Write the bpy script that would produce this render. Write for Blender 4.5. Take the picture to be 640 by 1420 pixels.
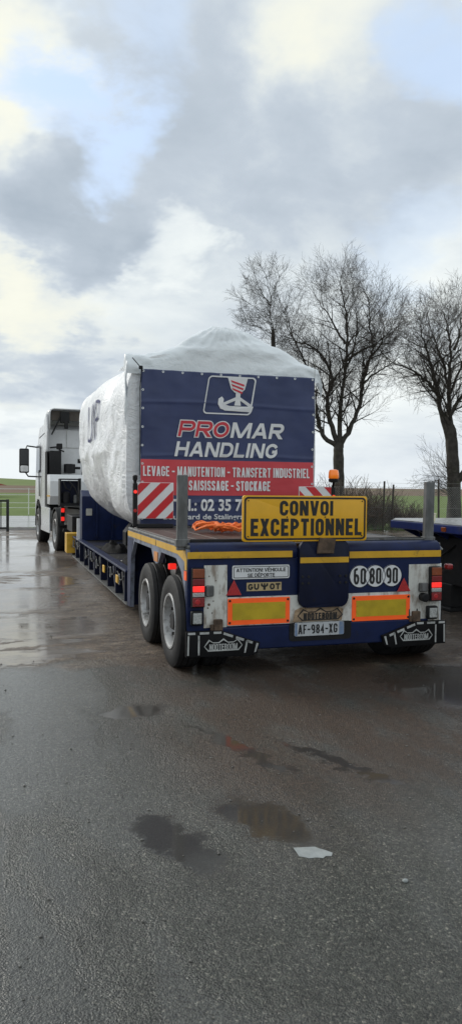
import bpy, bmesh, math, random
from mathutils import Vector, Matrix, noise
R = math.radians
random.seed(7)
for o in list(bpy.data.objects): bpy.data.objects.remove(o)
S = bpy.context.scene
COL = S.collection

# ------------------------------------------------------------------ camera
cam_d = bpy.data.cameras.new('camera'); cam = bpy.data.objects.new('camera', cam_d); COL.objects.link(cam)
YAW, PIT, ROL = R(17.1), R(-1.83), R(0.6)
FW = Vector((math.sin(YAW)*math.cos(PIT), math.cos(YAW)*math.cos(PIT), math.sin(PIT)))
RT0 = Vector((math.cos(YAW), -math.sin(YAW), 0)); UP0 = RT0.cross(FW)
RT = RT0*math.cos(ROL)+UP0*math.sin(ROL); UP = RT.cross(FW)
cam.matrix_world = Matrix(((RT.x, UP.x, -FW.x, 0), (RT.y, UP.y, -FW.y, 0), (RT.z, UP.z, -FW.z, 1.66), (0, 0, 0, 1)))
cam_d.sensor_fit = 'VERTICAL'; cam_d.sensor_height = 36; cam_d.lens = 27.05
cam_d.clip_start = .05; cam_d.clip_end = 8000
S.camera = cam
S.render.resolution_x = 461; S.render.resolution_y = 1024

# ------------------------------------------------------------------ world / sky / sun
SUN_AZ, SUN_EL = -38, 30
W = bpy.data.worlds.new('World'); S.world = W; W.use_nodes = True
nt = W.node_tree; nt.nodes.clear()
class NG:
    def __init__(s, nt): s.nt = nt
    def n(s, t, **k):
        x = s.nt.nodes.new(t)
        for a, b in k.items(): setattr(x, a, b)
        return x
    def put(s, sock, v):
        if isinstance(v, bpy.types.NodeSocket): s.nt.links.new(v, sock)
        elif v is not None:
            if isinstance(v, (tuple, list)) and len(v) == 3 and sock.type == 'RGBA': v = (*v, 1)
            sock.default_value = v
    def m(s, op, a, b=None, c=None, clamp=False):
        x = s.n('ShaderNodeMath', operation=op, use_clamp=clamp)
        s.put(x.inputs[0], a); s.put(x.inputs[1], b); s.put(x.inputs[2], c)
        return x.outputs[0]
    def v(s, op, a, b=None, sc=None):
        x = s.n('ShaderNodeVectorMath', operation=op)
        s.put(x.inputs[0], a); s.put(x.inputs[1], b)
        if sc is not None: s.put(x.inputs['Scale'], sc)
        return x.outputs['Value'] if op in ('DOT_PRODUCT', 'LENGTH', 'DISTANCE') else x.outputs['Vector']
    def mix(s, f, a, b, bt='MIX'):
        x = s.n('ShaderNodeMix', data_type='RGBA', blend_type=bt)
        s.put(x.inputs[0], f); s.put(x.inputs[6], a); s.put(x.inputs[7], b)
        return x.outputs[2]
    def noise(s, vec, scale, detail=4, rough=.55, dist=0, out=0):
        x = s.n('ShaderNodeTexNoise'); s.put(x.inputs['Vector'], vec)
        x.inputs['Scale'].default_value = scale; x.inputs['Detail'].default_value = detail
        x.inputs['Roughness'].default_value = rough; x.inputs['Distortion'].default_value = dist
        return x.outputs[out]
    def mr(s, v, a, b, c=0., d=1., smooth=True):
        x = s.n('ShaderNodeMapRange', interpolation_type='SMOOTHSTEP' if smooth else 'LINEAR')
        for i, q in enumerate((v, a, b, c, d)): s.put(x.inputs[i], q)
        return x.outputs[0]
    def ramp(s, f, stops):
        x = s.n('ShaderNodeValToRGB'); s.put(x.inputs[0], f)
        e = x.color_ramp.elements
        while len(e) < len(stops): e.new(.5)
        for q, (p, c) in zip(e, stops): q.position = p; q.color = (*c, 1)
        return x.outputs[0]
g = NG(nt)
tc = g.n('ShaderNodeTexCoord').outputs['Generated']
sky = g.n('ShaderNodeTexSky', sky_type='NISHITA'); sky.sun_disc = False
sky.sun_elevation = R(SUN_EL); sky.sun_rotation = R(SUN_AZ % 360); sky.air_density = 1.0; sky.dust_density = 2.0
# cloud layer: direction projected on a flat deck, so clouds flatten towards the horizon
sx = g.n('ShaderNodeSeparateXYZ'); g.put(sx.inputs[0], tc)
zz = g.m('ADD', g.m('MAXIMUM', sx.outputs[2], 0.), .30)
cx = g.n('ShaderNodeCombineXYZ'); g.put(cx.inputs[0], g.m('DIVIDE', sx.outputs[0], zz)); g.put(cx.inputs[1], g.m('DIVIDE', sx.outputs[1], zz))
deck = cx.outputs[0]
n1 = g.noise(deck, 1.5, 7, .56, .25)
n2 = g.noise(g.v('ADD', deck, (7.3, 2.1, .4)), 4.2, 6, .6, .3)
wob = g.v('SCALE', g.v('SUBTRACT', g.noise(deck, 3.2, 5, .6, .2, out=1), (.5, .5, .5)), sc=.26)
dd = g.v('NORMALIZE', g.v('ADD', tc, wob))
def blob(az, el, r_in, r_out):
    c = (math.sin(R(az))*math.cos(R(el)), math.cos(R(az))*math.cos(R(el)), math.sin(R(el)))
    return g.mr(g.v('DOT_PRODUCT', dd, c), math.cos(R(r_out)), math.cos(R(r_in)))
def px(x, y):
    return 17.1+math.degrees(math.atan((x-320)/1067)), math.degrees(math.atan((676-y)/1067))
val = g.m('ADD', g.m('MULTIPLY', n1, .75), g.m('MULTIPLY', n2, .28))
val = g.m('ADD', val, -.02)
#            azimuth, elevation (deg)          radii       shade
for (p, ri, ro, w) in [((310, 235), 1, 9, -.14), ((500, 265), 1, 9, -.14), ((95, 345), 1, 6.5, -.22), ((190, 385), 0, 4, -.10), ((25, 245), 0, 5, -.06),
                       ((30, 130), 0, 5, .22), ((235, 360), 0, 3.6, .20), ((50, 440), 0, 5, .16), ((440, 150), 0, 7, .10),
                       ((60, 520), 0, 6, -.20), ((20, 610), 0, 6, .16), ((560, 600), 0, 8, .10), ((180, 20), 1, 10, -.08), ((600, 330), 0, 5, .10)]:
    val = g.m('ADD', val, g.m('MULTIPLY', blob(*px(*p), ri, ro), w))
val = g.m('ADD', g.m('MULTIPLY', g.m('SUBTRACT', val, .43), 1.4), .485)
cloud = g.ramp(val, [(.10, (.300, .35, .405)), (.36, (.385, .435, .49)), (.56, (.515, .56, .585)), (.80, (.645, .68, .672))])
warm = g.m('MULTIPLY', g.m('MULTIPLY', g.m('ADD', blob(*px(420, 150), 0, 9), g.m('ADD', blob(*px(30, 430), 0, 9), blob(*px(20, 130), 0, 6))), g.mr(val, .42, .7)), .75, clamp=True)
cloud = g.mix(warm, cloud, (.675, .67, .565))
gap = None
for (p, ri, ro, w) in [((110, 140), 1., 5.6, 1.), ((145, 215), 0.5, 4.0, .95), ((622, 110), 0, 4.5, .8), ((190, 60), 0, 4, .5), ((560, 360), 0, 4, .35)]:
    b = g.m('MULTIPLY', blob(*px(*p), ri, ro), w)
    gap = b if gap is None else g.m('MAXIMUM', gap, b)
gen_gap = g.mr(n1, .64, .80)
gap = g.m('MAXIMUM', g.m('MULTIPLY', gap, g.mr(n2, .26, .48)), g.m('MULTIPLY', gen_gap, .5))
blue = g.mix(.80, g.v('SCALE', sky.outputs[0], sc=.11), (.47, .59, .77))
col = g.mix(gap, cloud, blue)
col = g.mix(g.mr(sx.outputs[2], .16, -.01, 0, .45), col, (.56, .60, .65))
bg = g.n('ShaderNodeBackground'); g.put(bg.inputs[0], g.v('SCALE', col, sc=10.)); bg.inputs[1].default_value = .108
wo = g.n('ShaderNodeOutputWorld'); nt.links.new(bg.outputs[0], wo.inputs[0])

sl = bpy.data.lights.new('sun', 'SUN'); so = bpy.data.objects.new('sun', sl); COL.objects.link(so)
sl.energy = 1.3; sl.angle = R(22); sl.color = (1, .95, .87)
sd = Vector((math.sin(R(SUN_AZ))*math.cos(R(SUN_EL)), math.cos(R(SUN_AZ))*math.cos(R(SUN_EL)), math.sin(R(SUN_EL))))
so.rotation_euler = (-sd).to_track_quat('-Z', 'Y').to_euler(); so.location = sd*60

S.view_settings.view_transform = 'Standard'; S.view_settings.look = 'None'
S.view_settings.exposure = .42; S.view_settings.gamma = 1
S.render.engine = 'CYCLES'

# ------------------------------------------------------------------ materials
MATS = {}
def pm(name, col, rough=.5, metal=0., var=.18, vs=5., dirt=0., dcol=(.055, .045, .035), ds=4., bump=0., bs=60., coat=0., emit=None, es=0., stretch=(1, 1, 1), alpha=None, spec=.5, rvar=.12):
    m = bpy.data.materials.new(name); m.use_nodes = True
    q = NG(m.node_tree); b = m.node_tree.nodes['Principled BSDF']
    oc = q.n('ShaderNodeTexCoord').outputs['Object']
    if stretch != (1, 1, 1): oc = q.v('MULTIPLY', oc, stretch)
    nz = q.noise(oc, vs, 6, .6)
    c = q.mix(q.mr(nz, .3, .7), tuple(x*(1-var) for x in col), tuple(min(1, x*(1+var)) for x in col))
    r = q.m('ADD', q.m('MULTIPLY', q.m('SUBTRACT', q.noise(oc, vs*2.3, 4), .5), rvar*2), rough, clamp=True)
    if dirt > 0:
        dn = q.noise(q.v('ADD', oc, (3.1, 1.7, 9.2)), ds, 9, .68)
        dm = q.mr(dn, .66-.3*dirt, .74-.12*dirt)
        dm = q.m('MULTIPLY', dm, min(1, .55+dirt*.45))
        c = q.mix(dm, c, dcol); r = q.m('ADD', r, q.m('MULTIPLY', dm, .3), clamp=True)
    q.put(b.inputs['Base Color'], c); q.put(b.inputs['Roughness'], r)
    b.inputs['Metallic'].default_value = metal; b.inputs['Coat Weight'].default_value = coat; b.inputs['Coat Roughness'].default_value = .15
    b.inputs['Specular IOR Level'].default_value = spec
    if emit: b.inputs['Emission Color'].default_value = (*emit, 1); b.inputs['Emission Strength'].default_value = es
    if bump:
        bn = q.n('ShaderNodeBump'); bn.inputs['Strength'].default_value = bump; bn.inputs['Distance'].default_value = .01
        q.put(bn.inputs['Height'], q.noise(oc, bs, 5, .6)); q.put(b.inputs['Normal'], bn.outputs[0])
    MATS[name] = m
    return m
navy = pm('navy_paint', (.006, .014, .060), .42, dirt=.3, dcol=(.024, .021, .022), ds=6, bump=.08, bs=25, spec=.25)
navy_d = pm('dark_navy_paint', (.005, .008, .028), .5, dirt=.3, dcol=(.02, .018, .015), ds=5, bump=.1, bs=25, spec=.25)
white_p = pm('dirty_white_paint', (.64, .64, .60), .5, var=.12, dirt=.6, dcol=(.22, .165, .12), ds=9, bump=.05, stretch=(1, 1, .35))
white_c = pm('white_cab_paint', (.68, .69, .70), .30, var=.03, coat=.3)
grey_p = pm('grey_panel_paint', (.42, .42, .39), .5, dirt=.25, ds=5)
skirt_m = pm('pale_blue_skirt_paint', (.20, .225, .29), .5, dirt=.5, dcol=(.05, .042, .036), ds=5, spec=.3)
yellow = pm('yellow_reflective_tape', (.66, .37, .018), .4, var=.1, dirt=.28, dcol=(.22, .13, .03), ds=9)
yel_block = pm('yellow_steel_paint', (.62, .36, .03), .5, dirt=.45, dcol=(.2, .12, .05), ds=6)
sign_y = pm('sign_yellow', (.80, .42, .012), .38, var=.05, dirt=.14, dcol=(.35, .2, .03), ds=8)
black_i = pm('black_print', (.012, .012, .013), .5, var=.1)
white_i = pm('white_print', (.74, .75, .76), .5, var=.05, dirt=.12, dcol=(.4, .4, .4), ds=10)
plate_w = pm('plate_white', (.48, .50, .52), .45, var=.06, dirt=.35, dcol=(.25, .25, .25), ds=14)
eu_blue = pm('plate_blue_band', (.16, .23, .36), .5, dirt=.4, dcol=(.3, .3, .3), ds=14)
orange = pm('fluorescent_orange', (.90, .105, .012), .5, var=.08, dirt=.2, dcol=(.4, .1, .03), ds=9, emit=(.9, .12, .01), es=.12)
olive = pm('dull_yellow_reflector', (.50, .36, .014), .45, var=.15, dirt=.25, dcol=(.2, .14, .02), ds=12, bump=.15, bs=90)
rubber = pm('tyre_rubber', (.016, .016, .017), .66, var=.25, vs=9, dirt=.35, dcol=(.038, .036, .033), ds=8, bump=.2, bs=60, spec=.35)
flap_m = pm('black_rubber_flap', (.010, .010, .011), .6, dirt=.25, dcol=(.024, .022, .02), ds=6, bump=.15, bs=40, spec=.12)
rim_m = pm('silver_wheel_steel', (.44, .44, .44), .45, metal=.5, dirt=.55, dcol=(.10, .088, .075), ds=9)
dark_st = pm('dark_steel', (.016, .016, .018), .55, metal=.1, dirt=.35, dcol=(.04, .03, .022), ds=7, bump=.15, spec=.3)
galv = pm('weathered_galvanised_steel', (.14, .143, .143), .55, metal=.4, var=.3, vs=14, dirt=.45, dcol=(.075, .065, .055), ds=11, stretch=(1, 1, .3), bump=.15)
rust = pm('rusty_steel', (.10, .065, .042), .75, var=.4, vs=14, dirt=.5, dcol=(.03, .022, .018), bump=.3)
rust_w = pm('rust_stained_plate', (.34, .24, .15), .65, var=.3, vs=12, dirt=.55, dcol=(.09, .05, .03), ds=12)
blk_pl = pm('black_plastic', (.009, .009, .010), .5, dirt=.25, dcol=(.028, .028, .028), ds=8, spec=.3)
lens_r = pm('red_lens_unlit', (.20, .008, .010), .22, var=.2, coat=.5)
lens_on = pm('red_lens_lit', (.7, .02, .02), .25, coat=.5, emit=(1, .03, .02), es=.6)
lens_a = pm('amber_lens', (.26, .055, .012), .25, coat=.5)
lens_w = pm('clear_lens', (.40, .41, .40), .25, var=.3, vs=60, coat=.4, dirt=.3, ds=20)
refl_r = pm('red_reflector', (.42, .012, .016), .3, var=.15, vs=60, coat=.4)
beacon_m = pm('beacon_amber', (.85, .20, .01), .2, coat=.6, emit=(1, .22, .01), es=.16)
red_i = pm('red_stripe_print', (.58, .018, .028), .4, var=.06, dirt=.15, dcol=(.3, .05, .04), ds=10)
strap_m = pm('orange_webbing', (.85, .17, .03), .7, var=.25, vs=40, bump=.4, bs=120)
wood = pm('wet_deck_timber', (.075, .058, .048), .42, var=.35, vs=5, stretch=(8, .7, 8), dirt=.3, bump=.25, bs=20)
ban_n = pm('banner_navy_print', (.034, .049, .132), .5, var=.09, vs=2.5, bump=.06, bs=9)
ban_r = pm('banner_red_print', (.58, .055, .070), .5, var=.06, vs=3)
ban_o = pm('banner_red_letter', (.60, .040, .060), .5, var=.05)
grom = pm('eyelet_metal', (.62, .64, .66), .35, metal=.5)
bark = pm('bark', (.040, .035, .029), .8, var=.4, vs=6, dirt=.35, dcol=(.055, .06, .035), ds=3, bump=.6, bs=22)
twig_m = pm('twig_bark', (.055, .046, .040), .8, var=.3, vs=2)
bram = pm('dead_bramble', (.105, .070, .052), .85, var=.4, vs=2)
leaf_d = pm('dead_leaves', (.16, .085, .055), .8, var=.45, vs=3)
post_w = pm('dark_fence_post', (.055, .048, .04), .8, var=.3, vs=8)
wire_m = pm('galvanised_wire', (.28, .29, .28), .55, metal=.3, var=.2)
tape_m = pm('white_fence_tape', (.74, .75, .72), .6, var=.05)
gate_m = pm('black_gate_steel', (.016, .017, .018), .45)
glass_d = pm('dark_mirror_glass', (.03, .035, .04), .08, metal=.3, var=.05)
brick_r = pm('red_roof_tile', (.30, .085, .06), .8, var=.2)
render_w = pm('pale_render', (.55, .50, .44), .85, var=.1)
stone_m = pm('wet_pebble', (.12, .115, .105), .35, var=.5, vs=9)
pale_m = pm('pale_pebble_and_glint', (.27, .29, .285), .10, var=.12, vs=18, dirt=.2, dcol=(.25, .25, .22))  # pebble colour, shared with the sky glint painted on the puddle
cream_m = pm('cream_plastic', (.68, .64, .48), .5, dirt=.25, dcol=(.35, .3, .2))
blue_par = pm('royal_blue_paint', (.016, .030, .150), .35, dirt=.3, dcol=(.06, .06, .07), ds=5)
deckplate = pm('wet_deck_plate', (.33, .33, .33), .3, metal=.2, dirt=.4, dcol=(.12, .11, .1), ds=3)
hedge_g = pm('grass_blade', (.07, .105, .03), .75, var=.4, vs=3)

def film_mat(name, col, rough, wr, lowshine):
    m = bpy.data.materials.new(name); m.use_nodes = True
    q = NG(m.node_tree); b = m.node_tree.nodes['Principled BSDF']
    oc = q.n('ShaderNodeTexCoord').outputs['Object']
    a = q.noise(q.v('MULTIPLY', oc, (1, .8, 1.5)), 2.6, 7, .62, 1.3)
    ridge = q.m('SUBTRACT', 1., q.m('ABSOLUTE', q.m('MULTIPLY', q.m('SUBTRACT', a, .5), 5.)))
    fine = q.noise(oc, 15, 5, .6, .8)
    h = q.m('ADD', q.m('MULTIPLY', ridge, .6), q.m('MULTIPLY', fine, .5))
    bn = q.n('ShaderNodeBump'); bn.inputs['Distance'].default_value = .03; bn.inputs['Strength'].default_value = wr
    q.put(bn.inputs['Height'], h); q.put(b.inputs['Normal'], bn.outputs[0])
    c = q.mix(q.mr(q.noise(oc, 1.2, 5), .3, .7), tuple(x*.93 for x in col), tuple(min(1, x*1.05) for x in col))
    q.put(b.inputs['Base Color'], c)
    b.inputs['Roughness'].default_value = rough; b.inputs['Coat Weight'].default_value = .35; b.inputs['Coat Roughness'].default_value = .22
    b.inputs['Metallic'].default_value = lowshine
    return m
film = film_mat('silver_white_shrink_film', (.86, .875, .90), .34, .62, .0)
cap_m = film_mat('pale_grey_tarpaulin', (.77, .81, .84), .42, .30, .0)

def ground_mat():
    m = bpy.data.materials.new('wet_asphalt'); m.use_nodes = True
    q = NG(m.node_tree); b = m.node_tree.nodes['Principled BSDF']
    oc = q.n('ShaderNodeTexCoord').outputs['Object']
    s = q.n('ShaderNodeSeparateXYZ'); q.put(s.inputs[0], oc); X, Y = s.outputs[0], s.outputs[1]
    big = q.noise(oc, .55, 6, .6, .4); mid = q.noise(q.v('ADD', oc, (5, 3, 0)), 2.4, 6, .6)
    fine = q.noise(oc, 80, 4, .65); vf = q.noise(oc, 150, 3, .6)
    vor = q.n('ShaderNodeTexVoronoi', feature='F1'); q.put(vor.inputs['Vector'], q.v('ADD', oc, q.v('SCALE', q.noise(oc, 40, 2, .5, 0, 1), sc=.012))); vor.inputs['Scale'].default_value = 115
    vcol = q.n('ShaderNodeSeparateXYZ'); q.put(vcol.inputs[0], vor.outputs['Color'])
    # aggregate colour
    c = q.ramp(vcol.outputs[0], [(0, (.034, .037, .031)), (.5, (.060, .064, .054)), (.90, (.098, .101, .086)), (1, (.24, .23, .19))])
    c = q.mix(q.m('MULTIPLY', q.mr(big, .38, .62), .6), c, (.030, .031, .027))
    # far yard: unpaved brownish grit beyond the asphalt
    wy = q.m('ADD', Y, q.m('MULTIPLY', q.m('SUBTRACT', mid, .5), 1.6))
    wy = q.m('ADD', wy, q.m('MULTIPLY', X, .22))
    dirt = q.mr(wy, 7.0, 7.7)
    grit = q.ramp(q.noise(q.v('MULTIPLY', oc, (.8, 1.9, 1)), 2.2, 10, .72), [(.30, (.055, .034, .021)), (.48, (.17, .115, .075)), (.68, (.33, .255, .19))])
    c = q.mix(q.m('MULTIPLY', dirt, .85), c, grit)
    # mud carried out under and behind the trailer
    mudn = q.noise(q.v('MULTIPLY', oc, (1.6, .7, 1)), 1.5, 7, .65)
    tail = q.m('MULTIPLY', q.m('MULTIPLY', q.mr(Y, 2.7, 4.4), q.mr(Y, 7.9, 6.9)), q.mr(X, .6, 1.5))
    mud = q.m('MULTIPLY', tail, q.mr(mudn, .30, .56))
    c = q.mix(q.m('MULTIPLY', mud, .85), c, (.066, .037, .020))
    # puddles (position, half sizes, rotation)
    wob2 = q.v('SCALE', q.v('SUBTRACT', q.noise(oc, 5, 6, .65, 0, 1), (.5, .5, .5)), sc=.42)
    pv = q.v('ADD', oc, wob2)
    wob3 = q.v('SCALE', q.v('SUBTRACT', q.noise(oc, 1.6, 5, .65, 0, 1), (.5, .5, .5)), sc=1.1)
    pf = q.v('ADD', oc, wob3)
    pud = None
    for (x, y, a, bb, rot, far) in [(1.31, 3.55, .14, .36, 22, 0), (.80, 3.50, .11, .34, 20, 0), (.99, 5.58, .22, .16, 10, 0), (3.85, 5.6, .75, .7, 0, 0),
                                    (1.50, 4.6, .05, .55, 18, 0), (2.0, 4.2, .05, .5, 24, 0), 
                                    (.35, 9.3, 1.0, .8, 0, 1), (.2, 11.6, .9, 1.4, 0, 1), (.9, 13.6, .55, 1.0, 0, 1), (.4, 17, 1.4, 2.0, 0, 1), (5.4, 8.2, .9, 1.2, 0, 1), (-1.2, 7.6, .8, .7, 0, 1), (.1, 7.6, .5, .3, 0, 1), (0.6, 21.5, 1.6, 3, 0, 1)]:
        mp = q.n('ShaderNodeMapping', vector_type='TEXTURE'); q.put(mp.inputs[0], pf if far else pv)
        mp.inputs['Location'].default_value = (x, y, 0); mp.inputs['Rotation'].default_value = (0, 0, R(rot)); mp.inputs['Scale'].default_value = (a, bb, 1)
        l = q.m('ADD', q.v('LENGTH', mp.outputs[0]), q.m('MULTIPLY', q.m('SUBTRACT', q.noise(oc, 42, 4, .7), .5), .15 if far else .6))
        e = q.mr(l, 1.5, .6)
        if far: e = q.m('MULTIPLY', e, .6)
        pud = e if pud is None else q.m('MAXIMUM', pud, e)
    streak = q.m('ADD', q.noise(q.v('MULTIPLY', oc, (.6, 2.0, 1)), 1.3, 8, .66), q.m('MULTIPLY', q.m('SUBTRACT', q.noise(q.v('MULTIPLY', oc, (1, 1.8, 1)), 9, 6, .7), .5), .22))
    lane = q.mr(q.m('ADD', X, q.m('MULTIPLY', q.m('SUBTRACT', mid, .5), 1.2)), 1.25, .35, .0, .12)
    rightside = q.mr(X, 4.6, 5.2, 0., .12)
    pud = q.m('MAXIMUM', pud, q.m('MULTIPLY', q.m('MULTIPLY', dirt, q.mr(q.m('ADD', streak, q.m('ADD', lane, rightside)), .58, .65)), .92))
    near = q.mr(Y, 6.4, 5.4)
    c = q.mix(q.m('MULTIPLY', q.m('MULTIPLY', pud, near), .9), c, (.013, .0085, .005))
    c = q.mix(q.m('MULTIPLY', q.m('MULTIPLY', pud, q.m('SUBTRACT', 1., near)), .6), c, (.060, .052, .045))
    gr = q.m('MULTIPLY', q.mr(q.noise(oc, 48, 4, .7), .32, .68, .45, 1.6), q.mr(q.noise(q.v('ADD', oc, (4, 4, 0)), 17, 5, .7), .3, .7, .72, 1.28))
    gr = q.m('MULTIPLY', gr, q.mr(q.m('MULTIPLY', dirt, q.noise(q.v('MULTIPLY', oc, (1, 1.7, 1)), 7, 8, .75)), .36, .66, 1.12, .42))
    gr = q.m('ADD', q.m('MULTIPLY', gr, q.m('SUBTRACT', 1., pud)), pud)
    c = q.v('SCALE', c, sc=q.m('MULTIPLY', gr, q.mr(dirt, 0, 1, .62, .92)))
    q.put(b.inputs['Base Color'], c)
    sheen = q.mr(q.noise(q.v('ADD', oc, (11, 4, 0)), .9, 6, .6, .5), .36, .64, .22, .09)
    sheen = q.m('ADD', sheen, q.m('MULTIPLY', q.m('SUBTRACT', fine, .5), .22))
    sheen = q.m('ADD', sheen, q.m('MULTIPLY', q.m('MULTIPLY', mud, near), .16))
    r = q.m('ADD', q.m('MULTIPLY', sheen, q.m('SUBTRACT', 1., pud)), q.m('MULTIPLY', pud, q.mr(Y, 5.5, 7.5, .04, .09)), clamp=True)
    q.put(b.inputs['Roughness'], q.m('ADD', q.m('MULTIPLY', fine, .3), .42))
    b.inputs['IOR'].default_value = 1.45
    mpw = q.n('ShaderNodeMapping'); q.put(mpw.inputs[0], oc); mpw.inputs['Rotation'].default_value = (0, 0, R(-20)); mpw.inputs['Scale'].default_value = (1.5, .55, 1)
    wet = q.mr(q.noise(mpw.outputs[0], .95, 6, .6, .7), .36, .60, .12, 1.)
    wet = q.m('ADD', wet, q.mr(q.m('ADD', X, q.m('MULTIPLY', big, 1.2)), 2.0, .7, 0., .55), clamp=True)
    wet = q.m('MULTIPLY', wet, q.m('SUBTRACT', 1., q.m('MULTIPLY', dirt, .62)))
    wet = q.m('MULTIPLY', wet, q.m('SUBTRACT', 1., q.m('MULTIPLY', mud, .7)))
    wet = q.m('MAXIMUM', wet, q.mr(pud, .05, .6))
    q.put(b.inputs['Coat IOR'], q.mr(q.m('MULTIPLY', pud, near), .1, .7, 1.46, 1.27))
    q.put(b.inputs['Coat Weight'], wet); q.put(b.inputs['Coat Roughness'], r)
    h = q.m('ADD', q.m('MULTIPLY', fine, .8), q.m('ADD', q.m('MULTIPLY', vf, .35), q.m('MULTIPLY', q.mr(vor.outputs['Distance'], .0, .7, 1, 0, False), .5)))
    h = q.m('ADD', h, q.m('MULTIPLY', q.noise(oc, 13, 4, .6), 1.1))
    h = q.m('ADD', h, q.m('MULTIPLY', q.noise(oc, 36, 3, .55), 1.0))
    h = q.m('ADD', h, q.m('MULTIPLY', q.m('MULTIPLY', dirt, q.noise(q.v('MULTIPLY', oc, (1, 1.6, 1)), 5, 8, .72)), 7.))
    bn = q.n('ShaderNodeBump'); bn.inputs['Distance'].default_value = .016
    q.put(bn.inputs['Strength'], q.mr(pud, .2, .95, .80, .10)); q.put(bn.inputs['Height'], h)
    q.put(b.inputs['Normal'], bn.outputs[0])
    cb_ = q.n('ShaderNodeBump'); cb_.inputs['Distance'].default_value = .012
    q.put(cb_.inputs['Strength'], q.m('MULTIPLY', q.m('MULTIPLY', q.mr(pud, .1, .8, .95, .02), q.mr(Y, 3., 10., 1., .42)), q.mr(wet, .5, 1., 1., .38)))
    q.put(cb_.inputs['Height'], h); q.put(b.inputs['Coat Normal'], cb_.outputs[0])
    return m
asphalt = ground_mat()
def field_mat(name, a, b_, c_, sc):
    m = bpy.data.materials.new(name); m.use_nodes = True
    q = NG(m.node_tree); b = m.node_tree.nodes['Principled BSDF']
    oc = q.n('ShaderNodeTexCoord').outputs['Object']
    n = q.noise(q.v('MULTIPLY', oc, (.5, 2.5, 1)), sc, 8, .65)
    c = q.ramp(n, [(.3, a), (.5, b_), (.72, c_)])
    q.put(b.inputs['Base Color'], c); b.inputs['Roughness'].default_value = .9; b.inputs['Specular IOR Level'].default_value = .15
    bn = q.n('ShaderNodeBump'); bn.inputs['Strength'].default_value = .5; bn.inputs['Distance'].default_value = .06
    q.put(bn.inputs['Height'], q.noise(oc, 6, 6, .7)); q.put(b.inputs['Normal'], bn.outputs[0])
    return m
grass_f = field_mat('field_grass', (.085, .125, .035), (.125, .175, .05), (.175, .215, .075), .25)
grass_h = field_mat('hill_crop', (.115, .16, .05), (.15, .195, .065), (.19, .225, .09), .02)
plough = field_mat('ploughed_earth', (.12, .085, .055), (.17, .12, .085), (.22, .165, .125), .06)
road_m = pm('wet_road_asphalt', (.085, .087, .09), .18, var=.35, vs=.5, stretch=(.15, 1.6, 1), dirt=.35, dcol=(.14, .14, .14), ds=.5, bump=.25, bs=30, rvar=.2)

# ------------------------------------------------------------------ builders
def link(name, me, mat, parent=None, loc=None):
    o = bpy.data.objects.new(name, me); COL.objects.link(o)
    for m in (mat if isinstance(mat, (list, tuple)) else [mat]):
        if m is not None and len(me.materials) < (len(mat) if isinstance(mat, (list, tuple)) else 1): me.materials.append(m)
    if parent is not None: o.parent = parent
    if loc is not None: o.location = loc
    return o
def tag(o, label=None, cat=None, group=None, kind=None):
    if label: o['label'] = label
    if cat: o['category'] = cat
    if group: o['group'] = group
    if kind: o['kind'] = kind
    return o
class Thing:
    """an Empty at the thing's base; parts are given in world coordinates (or local when local=True)"""
    def __init__(s, name, label, cat, loc, rz=0, group=None, local=False):
        s.o = bpy.data.objects.new(name, None); COL.objects.link(s.o)
        s.o.location = loc; s.o.rotation_euler = (0, 0, rz); s.o.empty_display_size = .2
        s.off = Vector((0, 0, 0)) if local else Vector(loc)
        tag(s.o, label, cat, group)
    def part(s, name, bm, mat, parent=None, smooth=False, ang=35, label=None):
        bmesh.ops.translate(bm, verts=bm.verts, vec=-s.off)
        o = link(name, done(bm, name, smooth, ang), mat, parent or s.o)
        if label: o['label'] = label
        return o
def done(bm, name, smooth=False, ang=35):
    me = bpy.data.meshes.new(name)
    bmesh.ops.recalc_face_normals(bm, faces=bm.faces)
    if smooth:
        for f in bm.faces: f.smooth = True
        for e in bm.edges:
            if len(e.link_faces) == 2 and e.calc_face_angle(0) > R(ang): e.smooth = False
    bm.to_mesh(me); bm.free()
    return me
def solo(name, bm, mat, label, cat, loc=(0, 0, 0), group=None, smooth=False, kind=None, local=False):
    if not local: bmesh.ops.translate(bm, verts=bm.verts, vec=-Vector(loc))
    o = link(name, done(bm, name, smooth), mat, None, loc)
    return tag(o, label, cat, group, kind)
def B(): return bmesh.new()
def box(bm, x0, x1, y0, y1, z0, z1, bev=0., seg=1, rot=None):
    r = bmesh.ops.create_cube(bm, size=1)
    vs = r['verts']
    bmesh.ops.scale(bm, vec=(x1-x0, y1-y0, z1-z0), verts=vs)
    c = Vector(((x0+x1)/2, (y0+y1)/2, (z0+z1)/2))
    if rot is not None: bmesh.ops.rotate(bm, cent=(0, 0, 0), matrix=rot, verts=vs)
    bmesh.ops.translate(bm, vec=c, verts=vs)
    if bev > 0:
        es = list({e for v in vs for e in v.link_edges})
        bmesh.ops.bevel(bm, geom=es, offset=bev, segments=seg, affect='EDGES', profile=.5)
    return bm
def prism(bm, pts, axis, a, b, bev=0.):
    """pts: 2D outline; axis 'y' -> (x,z), 'x' -> (y,z), 'z' -> (x,y); extruded from a to b"""
    def P(p, t):
        return {'y': (p[0], t, p[1]), 'x': (t, p[0], p[1]), 'z': (p[0], p[1], t)}[axis]
    va = [bm.verts.new(P(p, a)) for p in pts]; vb = [bm.verts.new(P(p, b)) for p in pts]
    fs = [bm.faces.new(va), bm.faces.new(vb[::-1])]
    n = len(pts)
    for i in range(n): fs.append(bm.faces.new((va[i], vb[i], vb[(i+1) % n], va[(i+1) % n])))
    if bev > 0:
        es = list({e for f in fs[:2] for e in f.edges})
        bmesh.ops.bevel(bm, geom=es, offset=bev, segments=2, affect='EDGES', profile=.5)
    return bm
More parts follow.
